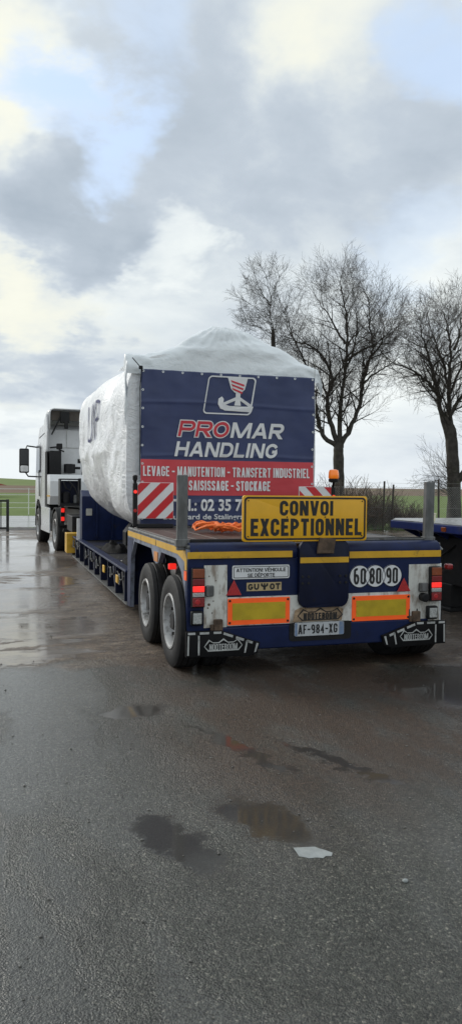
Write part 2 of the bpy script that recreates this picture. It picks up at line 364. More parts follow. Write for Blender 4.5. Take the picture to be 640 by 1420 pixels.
def tube(bm, pts, r, n=8, cap=True):
    pts = [Vector(p) for p in pts]
    rr = r if isinstance(r, (list, tuple)) else [r]*len(pts)
    prev = None; rings = []
    for i, p in enumerate(pts):
        d = (pts[min(i+1, len(pts)-1)]-pts[max(i-1, 0)])
        if d.length < 1e-9: d = Vector((0, 0, 1))
        d.normalize()
        if prev is None:
            a = d.orthogonal().normalized()
        else:
            a = prev-d*prev.dot(d)
            a = a.normalized() if a.length > 1e-6 else d.orthogonal().normalized()
        prev = a; b = d.cross(a)
        rings.append([bm.verts.new(p+(a*math.cos(2*math.pi*k/n)+b*math.sin(2*math.pi*k/n))*rr[i]) for k in range(n)])
    for q, w in zip(rings, rings[1:]):
        for k in range(n): bm.faces.new((q[k], q[(k+1) % n], w[(k+1) % n], w[k]))
    if cap:
        bm.faces.new(rings[0][::-1]); bm.faces.new(rings[-1])
    return bm
def lathe(bm, prof, c, axis='x', n=32, close=False):
    """prof: (axial, radius) pairs"""
    rings = []
    for a, r in prof:
        ring = []
        for k in range(n):
            t = 2*math.pi*k/n; u, v = r*math.cos(t), r*math.sin(t)
            p = {'x': (a, u, v), 'z': (u, v, a), 'y': (u, a, v)}[axis]
            ring.append(bm.verts.new(Vector(c)+Vector(p)))
        rings.append(ring)
    pairs = list(zip(rings, rings[1:]))
    if close: pairs.append((rings[-1], rings[0]))
    for q, w in pairs:
        for k in range(n): bm.faces.new((q[k], q[(k+1) % n], w[(k+1) % n], w[k]))
    if not close:
        bm.faces.new(rings[0][::-1]); bm.faces.new(rings[-1])
    return bm
def disc(bm, cx, y0, cz, r, t=.004, n=28):
    return lathe(bm, [(y0, r), (y0-t, r)], (cx, 0, cz), 'y', n)
def rrect(x0, x1, z0, z1, r, n=5, shear=0.):
    out = []
    for (cx_, cz_, a0) in ((x1-r, z1-r, 0), (x0+r, z1-r, 90), (x0+r, z0+r, 180), (x1-r, z0+r, 270)):
        for k in range(n+1):
            a = R(a0+90*k/n); out.append((cx_+r*math.cos(a), cz_+r*math.sin(a)))
    return [(x+(z-z0)*shear, z) for x, z in out]
def frame_y(bm, outer, inner, y0, y1):
    """flat ring between two outlines of equal length, facing -y"""
    n = len(outer)
    L = [[bm.verts.new((p[0], y, p[1])) for p in o] for y in (y0, y1) for o in (outer, inner)]
    for i in range(n):
        j = (i+1) % n
        bm.faces.new((L[0][i], L[0][j], L[1][j], L[1][i])); bm.faces.new((L[2][i], L[3][i], L[3][j], L[2][j]))
        bm.faces.new((L[0][i], L[2][i], L[2][j], L[0][j])); bm.faces.new((L[1][i], L[1][j], L[3][j], L[3][i]))
    return bm
def text_bm(s, x0, x1, z0, z1, y, bold=.0, shear=0., depth=.0025, warp=None, face='rear', base=None):
    """lettering fitted to a rectangle; 'rear' faces -y, 'side' faces -x (then x0..x1 run along -y)"""
    cu = bpy.data.curves.new('lettering', 'FONT'); cu.body = s; cu.offset = bold; cu.shear = shear; cu.resolution_u = 3; cu.extrude = .01
    o = bpy.data.objects.new('lettering', cu); COL.objects.link(o)
    dg = bpy.context.evaluated_depsgraph_get(); dg.update()
    me = bpy.data.meshes.new_from_object(o.evaluated_get(dg))
    bpy.data.objects.remove(o); bpy.data.curves.remove(cu)
    bm = B(); bm.from_mesh(me); bpy.data.meshes.remove(me)
    xs = [v.co.x for v in bm.verts]; ys = [v.co.y for v in bm.verts]
    ax, bx_, ay, by = min(xs), max(xs), min(ys), max(ys)
    for v in bm.verts:
        u = x0+(v.co.x-ax)/(bx_-ax)*(x1-x0); w = z0+(v.co.y-ay)/(by-ay)*(z1-z0)
        d = -depth if v.co.z > 0 else 0.
        if face == 'rear':
            v.co = (u, y+d+(warp(u, w) if warp else 0), w)
        else:
            v.co = (y+d+(warp(u, w) if warp else 0), u, w)
    return bm
# ---- a bold sign-writer's alphabet drawn as strokes (centre lines in a w x h cell)
def _arc(cx_, cz_, rx, rz, a0, a1, n=7):
    return [(cx_+rx*math.cos(R(a0+(a1-a0)*k/n)), cz_+rz*math.sin(R(a0+(a1-a0)*k/n))) for k in range(n+1)]
def _sm(pts, n=4):
    out = []
    for i in range(len(pts)-1):
        P_ = [pts[max(0, i-1)], pts[i], pts[i+1], pts[min(len(pts)-1, i+2)]]
        for k in range(n):
            t = k/n
            out.append(tuple(.5*(2*P_[1][a]+(P_[2][a]-P_[0][a])*t+(2*P_[0][a]-5*P_[1][a]+4*P_[2][a]-P_[3][a])*t*t+(3*P_[1][a]-P_[0][a]-3*P_[2][a]+P_[3][a])*t**3) for a in (0, 1)))
    return out+[pts[-1]]
WID = {'I': 0., 'M': 1.5, 'W': 1.4, 'N': 1.06, 'E': .86, 'L': .80, 'F': .82, '-': .55, ' ': .42, '!': 0., '.': 0., ':': 0., 'A': 1.12, 'V': 1.1, '1': .35}
def glyph(ch, w, h, T):
    """list of (kind, points): L open line, O closed line, D diagonal cut level at both ends"""
    r = min(w, h)*.5
    if ch in 'ÉE': 
        o = [('L', [(w+T*.4, h), (0, h), (0, 0), (w+T*.4, 0)]), ('L', [(T*.45, h*.52), (w+T*.2, h*.52)])]
        if ch == 'É': o.append(('D', [(w*.35, h+T*.95), (w*.8, h+T*2.1)]))
        return o
    if ch == 'A': return [('D', [(0, -T/2), (w*.5-T*.08, h+T/2)]), ('D', [(w, -T/2), (w*.5+T*.08, h+T/2)]), ('L', [(w*.2, h*.26), (w*.8, h*.26)])]
    if ch == 'V': return [('D', [(0, h+T/2), (w*.5-T*.08, -T/2)]), ('D', [(w, h+T/2), (w*.5+T*.08, -T/2)])]
    if ch == 'X': return [('D', [(0, -T/2), (w, h+T/2)]), ('D', [(w, -T/2), (0, h+T/2)])]
    if ch == 'N': return [('L', [(0, -T/2), (0, h+T/2)]), ('L', [(w, -T/2), (w, h+T/2)]), ('D', [(w-T*.1, -T/2), (T*.1, h+T/2)])]
    if ch == 'M': return [('L', [(0, -T/2), (0, h+T/2)]), ('L', [(w, -T/2), (w, h+T/2)]), ('D', [(T*.12, h+T/2), (w*.5, -T/2)]), ('D', [(w-T*.12, h+T/2), (w*.5, -T/2)])]
    if ch == 'H': return [('L', [(0, -T/2), (0, h+T/2)]), ('L', [(w, -T/2), (w, h+T/2)]), ('L', [(T*.4, h*.52), (w-T*.4, h*.52)])]
    if ch == 'I': return [('L', [(0, -T/2), (0, h+T/2)])]
    if ch == 'L': return [('L', [(0, h+T/2), (0, 0), (w+T*.4, 0)])]
    if ch == 'F': return [('L', [(w+T*.4, h), (0, h), (0, -T/2)]), ('L', [(T*.4, h*.5), (w*.85, h*.5)])]
    if ch == 'T': return [('L', [(-T*.4, h), (w+T*.4, h)]), ('L', [(w/2, -T/2), (w/2, h-T*.4)])]
    if ch == 'K': return [('L', [(0, -T/2), (0, h+T/2)]), ('D', [(T*.2, h*.3), (w, h+T/2)]), ('D', [(w, -T/2), (w*.3, h*.62)])]
    if ch == 'O': return [('O', _arc(w-r, h-r, r, r, 0, 90)+_arc(r, h-r, r, r, 90, 180)+_arc(r, r, r, r, 180, 270)+_arc(w-r, r, r, r, 270, 360))]
    if ch == '0': return glyph('O', w, h, T)
    if ch in 'CG':
        p = ([(w, h*.68)] if r < h*.3 else [])+_arc(w-r, h-r, r, r, 0 if r < h*.3 else 28, 90)+_arc(r, h-r, r, r, 90, 180)+_arc(r, r, r, r, 180, 270)+_arc(w-r, r, r, r, 270, 360)+[(w, h*.34)]
        if ch == 'G': p = p[:-1]+[(w, h*.42), (w*.56, h*.42)]
        return [('L', p)]
    if ch == 'U': return [('L', [(0, h+T/2)]+_arc(r, r, r, r, 180, 270)+_arc(w-r, r, r, r, 270, 360)+[(w, h+T/2)])]
    if ch == 'D': return [('O', [(0, 0), (0, h)]+_arc(w-r, h-r, r, r, 90, 0)+_arc(w-r, r, r, r, 0, -90))]
    if ch in 'PR':
        q = h*.27
        o = [('L', [(0, -T/2), (0, h), (w-q, h)]+_arc(w-q, h-q, q, q, 90, -90)+[(T*.4, h-2*q)])]
        if ch == 'R': o.append(('D', [(w, -T/2), (w*.5, h*.42)]))
        return o
    if ch == 'B':
        q = h*.25
        return [('O', [(0, 0), (0, h), (w*.95-q, h)]+_arc(w*.95-q, h-q, q, q, 80, -80)+_arc(w-q, q, q, q, 80, -90)), ('L', [(T*.4, h*.5), (w-q, h*.5)])]
    S_ = {'S': [(1, .75), (.95, .92), (.5, 1), (.06, .92), (.01, .74), (.14, .59), (.5, .51), (.88, .41), (1, .25), (.94, .07), (.5, 0), (.05, .08), (0, .26)],
          '2': [(0, .74), (.06, .93), (.5, 1), (.94, .92), (1, .72), (.86, .52), (.3, .2), (0, 0), (1, 0)],
          '3': [(0, .80), (.1, .95), (.5, 1), (.93, .92), (.98, .74), (.85, .57), (.4, .53), (.85, .49), (1, .28), (.93, .07), (.5, 0), (.08, .06), (0, .2)],
          '5': [(.92, 1), (.12, 1), (.05, .52), (.5, .62), (.93, .54), (1, .3), (.93, .07), (.5, 0), (.08, .06), (0, .2)],
          '4': None}
    if ch in S_ and S_[ch]: return [('L', _sm([(u*w, v*h) for u, v in S_[ch]]))]
    if ch == '4': return [('L', [(w*.72, -T/2), (w*.72, h), (0, h*.3), (w*1.05, h*.3)])]
    if ch == '7': return [('L', [(0, h), (w, h), (w*.35, -T/2)])]
    if ch == '1': return [('L', [(w, -T/2), (w, h+T*.3)]), ('D', [(0, h*.74), (w*.9, h+T*.2)])]
    if ch == '6':
        q = h*.29
        return [('O', _arc(w/2, q, w/2, q, 0, 90)+_arc(w/2, q, w/2, q, 90, 180)+_arc(w/2, q, w/2, q, 180, 270)+_arc(w/2, q, w/2, q, 270, 360)), ('L', [(0, q*.9)]+_arc(w/2, h-w/2, w/2, w/2, 180, 55))]
    if ch == '9':
        return [(k, [(w-x, h-z) for x, z in p]) for k, p in glyph('6', w, h, T)]
    if ch == '8':
        a, b = h*.24, h*.26
        return [('O', _arc(w/2, h-a, w*.46, a, 0, 180, 14)+_arc(w/2, h-a, w*.46, a, 180, 360, 14)), ('O', _arc(w/2, b, w*.5, b, 0, 180, 14)+_arc(w/2, b, w*.5, b, 180, 360, 14))]
    if ch == '-': return [('L', [(-T/2, h*.48), (w+T/2, h*.48)])]
    if ch == '.': return [('L', [(0, -T/2), (0, T/2)])]
    if ch == ':': return [('L', [(0, -T/2), (0, T/2)]), ('L', [(0, h*.6-T/2), (0, h*.6+T/2)])]
    if ch == '!': return [('L', [(0, -T/2), (0, T/2)]), ('L', [(0, h*.3), (0, h+T/2)])]
    return []
def sign_text(txt, x0, x1, z0, z1, y, thick=.2, shear=0., depth=.002, warp=None, grow=0., gap=.55):
    """bold stroke lettering fitted between x0 and x1; thick = stroke / height"""
    H_ = z1-z0; T = thick*H_; h = H_-T
    if any(c in 'É' for c in txt): h -= T*1.6
    slant = shear*H_
    fixed = sum(T for c in txt if c != ' ')+(len(txt)-1)*T*gap
    rel = sum(WID.get(c, 1.) for c in txt)
    unit = (x1-x0-slant-fixed)/rel
    bm = B(); x = x0; lay = 0
    t = (T+grow)/2
    for c in txt:
        w = WID.get(c, 1.)*unit
        if c == ' ': x += w+T*gap; continue
        for kind, pts in glyph(c, w, h, T):
            pp = [(x+T/2+a, z0+T/2+b) for a, b in pts]
            lay += 1; dy = .00025*(lay % 4)
            quads = []
            if kind == 'D':
                (ax, az), (bx_, bz) = pp
                if az > bz: (ax, az), (bx_, bz) = (bx_, bz), (ax, az)
                L_ = math.hypot(bx_-ax, bz-az); k = t*L_/max(1e-6, abs(bz-az)); k = min(k, t*1.6)
                az -= grow/2; bz += grow/2
                lft, rgt = [(ax-k, az), (bx_-k, bz)], [(ax+k, az), (bx_+k, bz)]
                closed = False
            else:
                closed = kind == 'O'
                cl_ = []
                for p in pp:
                    if not cl_ or math.hypot(p[0]-cl_[-1][0], p[1]-cl_[-1][1]) > 1e-5: cl_.append(p)
                if closed and math.hypot(cl_[0][0]-cl_[-1][0], cl_[0][1]-cl_[-1][1]) < 1e-5: cl_.pop()
                n_ = len(cl_); lft, rgt = [], []
                for i in range(n_):
                    p = cl_[i]
                    a = cl_[i-1] if (i > 0 or closed) else None
                    b = cl_[(i+1) % n_] if (i < n_-1 or closed) else None
                    ds = []
                    for q, w_ in ((a, p), (p, b)):
                        if q and w_:
                            d = (w_[0]-q[0], w_[1]-q[1]); l = math.hypot(*d); ds.append((d[0]/l, d[1]/l))
                    if len(ds) == 1: nx, nz, m_ = -ds[0][1], ds[0][0], 1.
                    else:
                        nx, nz = -(ds[0][1]+ds[1][1]), ds[0][0]+ds[1][0]; l = math.hypot(nx, nz)
                        if l < 1e-4: nx, nz, l = -ds[0][1], ds[0][0], 1.
                        nx, nz = nx/l, nz/l; m_ = min(2., 1/max(.3, -nx*ds[0][1]+nz*ds[0][0]))
                    e = (0, 0)
                    if not closed and i in (0, n_-1) and grow: sg = -1 if i == 0 else 1; e = (ds[0][0]*sg*grow/2, ds[0][1]*sg*grow/2)
                    lft.append((p[0]+nx*t*m_+e[0], p[1]+nz*t*m_+e[1])); rgt.append((p[0]-nx*t*m_+e[0], p[1]-nz*t*m_+e[1]))
            rings = []
            for l_, r_ in zip(lft, rgt):
                ring = []
                for (px_, pz_), d in ((l_, 0), (r_, 0), (r_, 1), (l_, 1)):
                    X_ = px_+(pz_-z0)*shear
                    ring.append(bm.verts.new((X_, y-(depth+dy if d else 0)+(warp(X_, pz_) if warp else 0), pz_)))
                rings.append(ring)
            prs = list(zip(rings, rings[1:]))+([(rings[-1], rings[0])] if closed else [])
            for a, b in prs:
                for i in range(4): bm.faces.new((a[i], a[(i+1) % 4], b[(i+1) % 4], b[i]))
            if not closed: bm.faces.new(rings[0][::-1]); bm.faces.new(rings[-1])
        x += w+T+T*gap
    return bm
def dup(o, loc, label=None):
    r = o.copy(); COL.objects.link(r); r.location = loc
    if label: r['label'] = label
    for ch in list(o.children):
        c = ch.copy(); COL.objects.link(c); c.parent = r
        for h in ch.children:
            d = h.copy(); COL.objects.link(d); d.parent = c
    return r
fbm = lambda x, y, z=0., o=4: noise.fractal(Vector((x, y, z)), 1., 2., o)

# ------------------------------------------------------------------ setting: ground, yard, road, fields, hill
def sheet(name, pts, z, mat):
    bm = B(); bm.faces.new([bm.verts.new((x, y, z)) for x, y in pts])
    return tag(link(name, done(bm, name), mat), kind='structure')
sheet('ground', [(-4000, -4000), (4000, -4000), (4000, 4000), (-4000, 4000)], -.012, grass_f)
sheet('yard', [(-40, -25), (40, -25), (40, 22.6), (24, 25.4), (8, 30.3), (4, 31), (-40, 30)], 0., asphalt)
sheet('road', [(-80, 30.9), (9, 31.6), (9, 43.2), (-80, 44.6)], -.004, road_m)
bm = B()
for i in range(60):
    pass
# muddy ridge between yard and road
rows = []
for i in range(90):
    x = -12+i*.17
    row = []
    for j in range(9):
        t = j/8
        y = 29.3+t*1.1+.15*fbm(x*.6, 3)
        row.append(bm.verts.new((x, y, -.01+.13*max(0, math.sin(math.pi*t))*(.55+.6*fbm(x*1.3, t*2, 5)))))
    rows.append(row)
for a, b in zip(rows, rows[1:]):
    for j in range(8): bm.faces.new((a[j], b[j], b[j+1], a[j+1]))
mud_m = pm('wet_mud', (.035, .028, .022), .5, var=.4, vs=3, bump=.5, bs=20)
tag(link('mud_bank', done(bm, 'mud_bank', True, 80), mud_m), kind='structure')
# rising land far off on the left, with a ploughed strip at its foot
def hill(name, x0, x1, y0, y1, hfun, mat, nx=60, ny=12):
    bm = B(); rows = []
    for j in range(ny+1):
        y = y0+(y1-y0)*j/ny
        rows.append([bm.verts.new((x0+(x1-x0)*i/nx, y, hfun((x0+(x1-x0)*i/nx), j/ny))) for i in range(nx+1)])
    for a, b in zip(rows, rows[1:]):
        for i in range(nx): bm.faces.new((a[i], a[i+1], b[i+1], b[i]))
    return tag(link(name, done(bm, name, True, 80), mat), kind='structure')
sm = lambda t: max(0, min(1, t))**2*(3-2*max(0, min(1, t)))
hill('hill', -900, 420, 300, 900, lambda x, t: -.2+(13.5+3*fbm(x*.006, 1))*sm((260-x)/420)*sm(t*1.1), grass_h)
hill('ploughed_field', -300, 330, 170, 300, lambda x, t: -.05+1.9*t*sm((300-x)/380), plough, 30, 6)
hill('ploughed_field_strip', 70, 900, 190, 420, lambda x, t: -.04+.75*t, plough, 30, 6)
hill('far_ridge', 200, 2600, 800, 1500, lambda x, t: -.2+(3.0+1.6*fbm(x*.004, 7))*sm(t*1.2), plough, 60, 8)

# ------------------------------------------------------------------ low loader trailer
XL, XR, YR, ZD = 1.61, 4.12, 6.48, 1.15
T = Thing('low_loader_trailer', 'blue low loader trailer with white rear panels carrying the wrapped load', 'trailer', (2.865, 8., 0))
XC = 2.865
# chassis spine and cross frames of the bogie
bm = B(); box(bm, 2.25, 3.48, 6.75, 9.9, .50, 1.0, .01); box(bm, 2.08, 3.65, 6.8, 7.2, .32, .55, .01); box(bm, 2.08, 3.65, 7.95, 8.35, .32, .55, .01)
T.part('bogie_frame', bm, dark_st)
bm = B(); box(bm, XL+.02, XR-.02, 6.55, 9.6, 1.02, 1.115)
T.part('deck_frame', bm, navy_d)
# deck boards
n = 11; w = (XR-XL-.12)/n
for i in range(n):
    x = XL+.06+i*w
    bm = B(); box(bm, x+.004, x+w-.004, 6.66, 9.56, 1.116, 1.15+random.uniform(-.003, .003), .006)
    T.part('deck_board', bm, wood)
# rounded rear top roll, split by the centre flap
prof = [(6.49, 1.03), (6.482, 1.06), (6.476, 1.10), (6.50, 1.145), (6.54, 1.165), (6.60, 1.168), (6.655, 1.158), (6.655, 1.03)]
for a, b in ((XL+.02, 2.625), (3.13, XR-.02)):
    bm = B(); prism(bm, prof, 'x', a, b)
    T.part('rear_roll', bm, navy, smooth=True, ang=50)
bm = B(); box(bm, XL+.05, XR-.12, 6.62, 6.655, 1.16, 1.195, .006)
T.part('deck_rail', bm, dark_st)
bm = B(); box(bm, 3.2, 4.0, 6.60, 6.617, 1.169, 1.186, .004)
T.part('deck_rail', bm, galv)
# rear board: blue sheet
bm = B(); box(bm, XL, XR, 6.49, 6.512, .36, 1.03, .004); T.part('rear_board', bm, navy)
# white painted areas, 4 mm plates
def plate(name, x0, x1, z0, z1, mat, y=6.486, t=.006, parent=None, r=0., label=None):
    bm = B()
    prism(bm, rrect(x0, x1, z0, z1, r) if r else [(x0, z0), (x1, z0), (x1, z1), (x0, z1)], 'y', y, y-t)
    return T.part(name, bm, mat, parent, label=label)
wp = plate('white_panel', 1.755, 1.965, .425, .975, white_p)
plate('white_panel', 1.969, 3.765, .432, .688, white_p)
plate('white_panel', 3.769, 4.10, .375, .945, white_p)
plate('white_edge', 4.102, 4.116, .36, .95, white_i, y=6.482)
# lower blue beam
bm = B(); box(bm, 1.86, 3.98, 6.47, 6.514, .215, .422, .012, 2); T.part('bumper_beam', bm, navy)
bm = B(); box(bm, XL-.004, XL+.14, 6.483, 6.4885, .40, 1.03); T.part('corner_plate', bm, navy)
# yellow tape
for x0, x1, z0, z1, y in ((1.60, 2.575, 1.036, 1.094, 6.474), (3.14, 4.105, 1.016, 1.078, 6.474)):
    plate('reflective_tape', x0, x1, z0, z1, yellow, y=y, t=.004)
# centre flap
fl = B(); prism(fl, rrect(2.632, 3.120, .575, 1.19, .075), 'y', 6.484, 6.435, .008)
flap = T.part('centre_flap', fl, navy_d, smooth=True, ang=30)
plate('reflective_tape', 2.637, 3.115, .983, 1.034, yellow, y=6.4345, t=.003, parent=flap)
for x in (2.66, 2.72, 3.03, 3.09):
    for z in (.80, .86):
        bm = B(); disc(bm, x, 6.4345, z, .012, .008, 8); T.part('bolt', bm, dark_st, flap)
bm = B(); prism(bm, [(2.79, 1.07), (2.95, 1.07), (2.97, 1.20), (2.81, 1.215)], 'y', 6.43, 6.40, .005); T.part('sign_bracket', bm, rust)
# Nooteboom emblem shape: an elongated hexagon with a three-peaked top
def emblem(x0, x1, z0, z1):
    h = z1-z0; w = x1-x0; f = lambda u, v: (x0+u*w, z0+v*h)
    return [f(0, .42), f(.10, .05), f(.90, .05), f(1, .42), f(.88, .95), f(.77, .72), f(.62, .72), f(.5, 1.), f(.38, .72), f(.23, .72), f(.12, .95)]
def emblem_in(x0, x1, z0, z1, k=.07):
    c = ((x0+x1)/2, (z0+z1)/2)
    return [(c[0]+(x-c[0])*(1-k*.55), c[1]+(z-c[1])*(1-k*3.2)-.002) for x, z in emblem(x0, x1, z0, z1)]
bm = B(); prism(bm, [(2.59, .445), (3.07, .445), (3.085, .55), (3.03, .572), (2.66, .572), (2.61, .55)], 'y', 6.478, 6.470); eb = T.part('emblem_plate', bm, rust_w)
bm = B(); frame_y(bm, emblem(2.63, 3.08, .447, .568), emblem_in(2.63, 3.08, .447, .568), 6.4695, 6.466); T.part('emblem_border', bm, black_i, eb)
T.part('lettering', sign_text('NOOTEBOOM', 2.69, 3.02, .460, .522, 6.4695, .2), black_i, eb)
# licence plate in its recess
plate('plate_recess', 2.552, 3.165, .27, .438, blk_pl, y=6.469, t=.005, r=.03)
bm = B(); prism(bm, rrect(2.60, 3.088, .315, .437, .012), 'y', 6.462, 6.456, .0015); lp = T.part('number_plate', bm, plate_w)
T.part('lettering', sign_text('AF-984-XG', 2.634, 3.02, .335, .419, 6.4555, .15, gap=.8), black_i, lp)
plate('country_band', 2.603, 2.625, .318, .434, eu_blue, y=6.4555, t=.0015, parent=lp)
plate('country_band', 3.040, 3.085, .318, .434, eu_blue, y=6.4555, t=.0015, parent=lp)
# notice plate ATTENTION! VEHICULE SE DEPORTE
bm = B(); prism(bm, rrect(2.013, 2.553, .846, .968, .014), 'y', 6.489, 6.483, .0015); ap = T.part('notice_plate', bm, white_i)
bm = B(); frame_y(bm, rrect(2.024, 2.542, .856, .958, .012), rrect(2.029, 2.537, .861, .953, .010), 6.4825, 6.481); T.part('border', bm, black_i, ap)
T.part('lettering', sign_text('ATTENTION! VÉHICULE', 2.05, 2.516, .909, .951, 6.4825, .14, depth=.0012), black_i, ap)
T.part('lettering', sign_text('SE DÉPORTE', 2.155, 2.412, .864, .904, 6.4825, .14, depth=.0012), black_i, ap)
# GUYOT plate
bm = B(); prism(bm, [(2.148, .737), (2.478, .737), (2.478, .812), (2.148, .812)], 'y', 6.489, 6.484); gp = T.part('maker_plate', bm, pm('gold_plate', (.50, .38, .20), .45, dirt=.2))
T.part('lettering', sign_text('GU', 2.160, 2.264, .747, .802, 6.4835, .26, depth=.0012), black_i, gp)
T.part('lettering', sign_text('OT', 2.366, 2.466, .747, .802, 6.4835, .26, depth=.0012), black_i, gp)
bm = B()
prism(bm, [(2.304, .746), (2.326, .746), (2.326, .768), (2.349, .782), (2.349, .804), (2.334, .804), (2.332, .789), (2.322, .784), (2.322, .804), (2.308, .804), (2.308, .784), (2.298, .789), (2.296, .804), (2.281, .804), (2.281, .782), (2.304, .768)], 'y', 6.4835, 6.482)
T.part('lettering', bm, black_i, gp)
# speed discs
for (s, x) in (('60', 3.256), ('80', 3.416), ('90', 3.590)):
    bm = B(); disc(bm, x, 6.489-.001*(s == '80'), .843, .106, .004, 36); dq = T.part('speed_disc', bm, white_i)
    bm = B(); yy = 6.4848-.001*(s == '80'); frame_y(bm, [(x+.106*math.cos(k*math.pi/18), .843+.106*math.sin(k*math.pi/18)) for k in range(36)], [(x+.1005*math.cos(k*math.pi/18), .843+.1005*math.sin(k*math.pi/18)) for k in range(36)], yy, yy-.0012); T.part('rim', bm, navy_d, dq)
    T.part('lettering', sign_text(s, x-.062, x+.062, .768, .920, 6.4842-.001*(s == '80'), .14, depth=.0012), black_i, dq)
# triangle reflectors
for x0, x1, z0, z1 in ((1.955, 2.098, .705, .842), (3.642, 3.785, .690, .820)):
    bm = B(); prism(bm, [(x0, z0), (x1, z0), ((x0+x1)/2, z1)], 'y', 6.48, 6.472, .003); T.part('triangle_reflector', bm, refl_r)
# orange and yellow marker plates
for x0, x1, z0, z1 in ((1.972, 2.556, .440, .676), (3.176, 3.780, .425, .660)):
    bm = B(); prism(bm, rrect(x0, x1, z0, z1, .008), 'y', 6.480, 6.474); mp_ = T.part('marker_plate', bm, orange)
    plate('reflector_field', x0+.042, x1-.042, z0+.042, z1-.042, olive, y=6.4735, t=.002, parent=mp_)
    for x in (x0+.018, x1-.018):
        for z in (z0+.02, z1-.02):
            bm = B(); disc(bm, x, 6.4735, z, .011, .004, 8); T.part('bolt', bm, dark_st, mp_)
# light clusters
def cluster(x0, x1, z0, z1):
    bm = B(); box(bm, x0, x1, 6.43, 6.478, z0, z1, .01, 2); h = T.part('tail_light', bm, blk_pl)
    H = z1-z0
    for a, b, m, nm in ((.75, .98, lens_a, 'amber_lens'), (.565, .735, lens_r, 'red_lens'), (.40, .55, lens_on, 'lit_red_lens'), (.275, .385, lens_w, 'clear_lens'), (.03, .26, lens_r, 'red_lens')):
        bm = B(); box(bm, x0+.008, x1-.008, 6.418, 6.431, z0+a*H, z0+b*H, .005, 2); T.part(nm, bm, m, h)
    bm = B(); lathe(bm, [(6.4175, .024), (6.414, .020)], ((x0+x1)/2-.01, 0, z0+.15*H), 'y', 12); T.part('red_lens', bm, refl_r, h)
cluster(1.632, 1.752, .612, .958); cluster(3.975, 4.097, .592, .924)
def lamp(x0, x1, z0, z1):
    bm = B(); box(bm, x0, x1, 6.425, 6.478, z0, z1, .018, 3); h = T.part('work_lamp', bm, blk_pl, smooth=True)
    bm = B(); box(bm, x0+.016, x1-.016, 6.418, 6.426, z0+.018, z1-.018, .006, 2); T.part('clear_lens', bm, lens_w, h)
lamp(1.628, 1.738, .455, .585); lamp(3.948, 4.062, .420, .548)
bm = B(); box(bm, 1.762, 1.836, 6.44, 6.478, .705, .800, .008); T.part('socket_box', bm, galv)
bm = B(); box(bm, 3.868, 3.960, 6.44, 6.478, .685, .768, .008); T.part('socket_box', bm, galv)
bm = B(); lathe(bm, [(6.478, .040), (6.41, .042), (6.405, .030)], (3.912, 0, .632), 'y', 14); T.part('socket', bm, blk_pl)
for (x, z, r) in ((1.80, .63, .012), (1.79, .60, .007), (1.84, .66, .006), (1.80, .88, .006), (1.86, .84, .005), (1.83, .555, .006)):
    bm = B(); disc(bm, x, 6.4795, z, r, .003, 8); T.part('bolt', bm, rust)
# rusty flap hinges
for x in (1.86, 3.82):
    bm = B(); box(bm, x-.02, x+.06, 6.44, 6.478, .40, .50, .006); box(bm, x-.05, x-.02, 6.45, 6.478, .40, .455, .004); T.part('hinge', bm, rust)
for x in (3.775, 3.86):
    bm = B(); tube(bm, [(x, 6.475, .395), (x, 6.475, .52)], .006, 6); T.part('hinge_rod', bm, dark_st)
dash_m = pm('worn_white_edging', (.42, .43, .42), .55, dirt=.4, dcol=(.08, .075, .07), ds=14)
# rubber mud flaps with white edge dashes and emblem
def mudflap(s):
    X = (lambda x: x) if s < 0 else (lambda x: 2*XC-x)
    out = [(1.585, .405), (1.90, .405), (2.20, .300), (2.262, .285), (2.235, .19), (2.15, .165), (1.585, .185)]
    bm = B(); prism(bm, [(X(x), z) for x, z in out], 'y', 6.47, 6.425, .008)
    h = T.part('mud_flap', bm, flap_m, smooth=True)
    def dash(pts):
        bm = B(); prism(bm, [(X(x), z) for x, z in pts], 'y', 6.4245, 6.421); T.part('white_dash', bm, dash_m, h)
    for a, b in ((1.60, 1.665), (1.705, 1.79), (1.83, 1.90)):
        dash([(a, .380), (b, .380), (b, .399), (a, .399)])
    for t0, t1 in ((.08, .36), (.46, .70), (.80, .97)):
        p = lambda t, d: (1.90+.30*t+d*.3, .399-.105*t-(.02 if d else 0))
        dash([p(t0, 0), p(t1, 0), (p(t1, 0)[0]-.006, p(t1, 0)[1]-.02), (p(t0, 0)[0]-.006, p(t0, 0)[1]-.02)])
    dash([(1.595, .20), (1.609, .20), (1.612, .37), (1.598, .37)])
    dash([(1.690, .20), (1.704, .20), (1.704, .37), (1.690, .37)])
    dash([(2.11, .20), (2.124, .20), (2.145, .305), (2.13, .31)]); dash([(2.205, .20), (2.22, .205), (2.245, .278), (2.225, .283)])
    ex = (1.745, 2.095) if s < 0 else (2*XC-2.08, 2*XC-1.73)
    bm = B(); frame_y(bm, emblem(*ex, .222, .338), emblem_in(*ex, .222, .338), 6.4245, 6.421); T.part('emblem_border', bm, dash_m, h)
    T.part('lettering', sign_text('NOOTEBOOM', ex[0]+.048, ex[1]-.048, .236, .290, 6.4245, .135), dash_m, h)
mudflap(-1); mudflap(1)
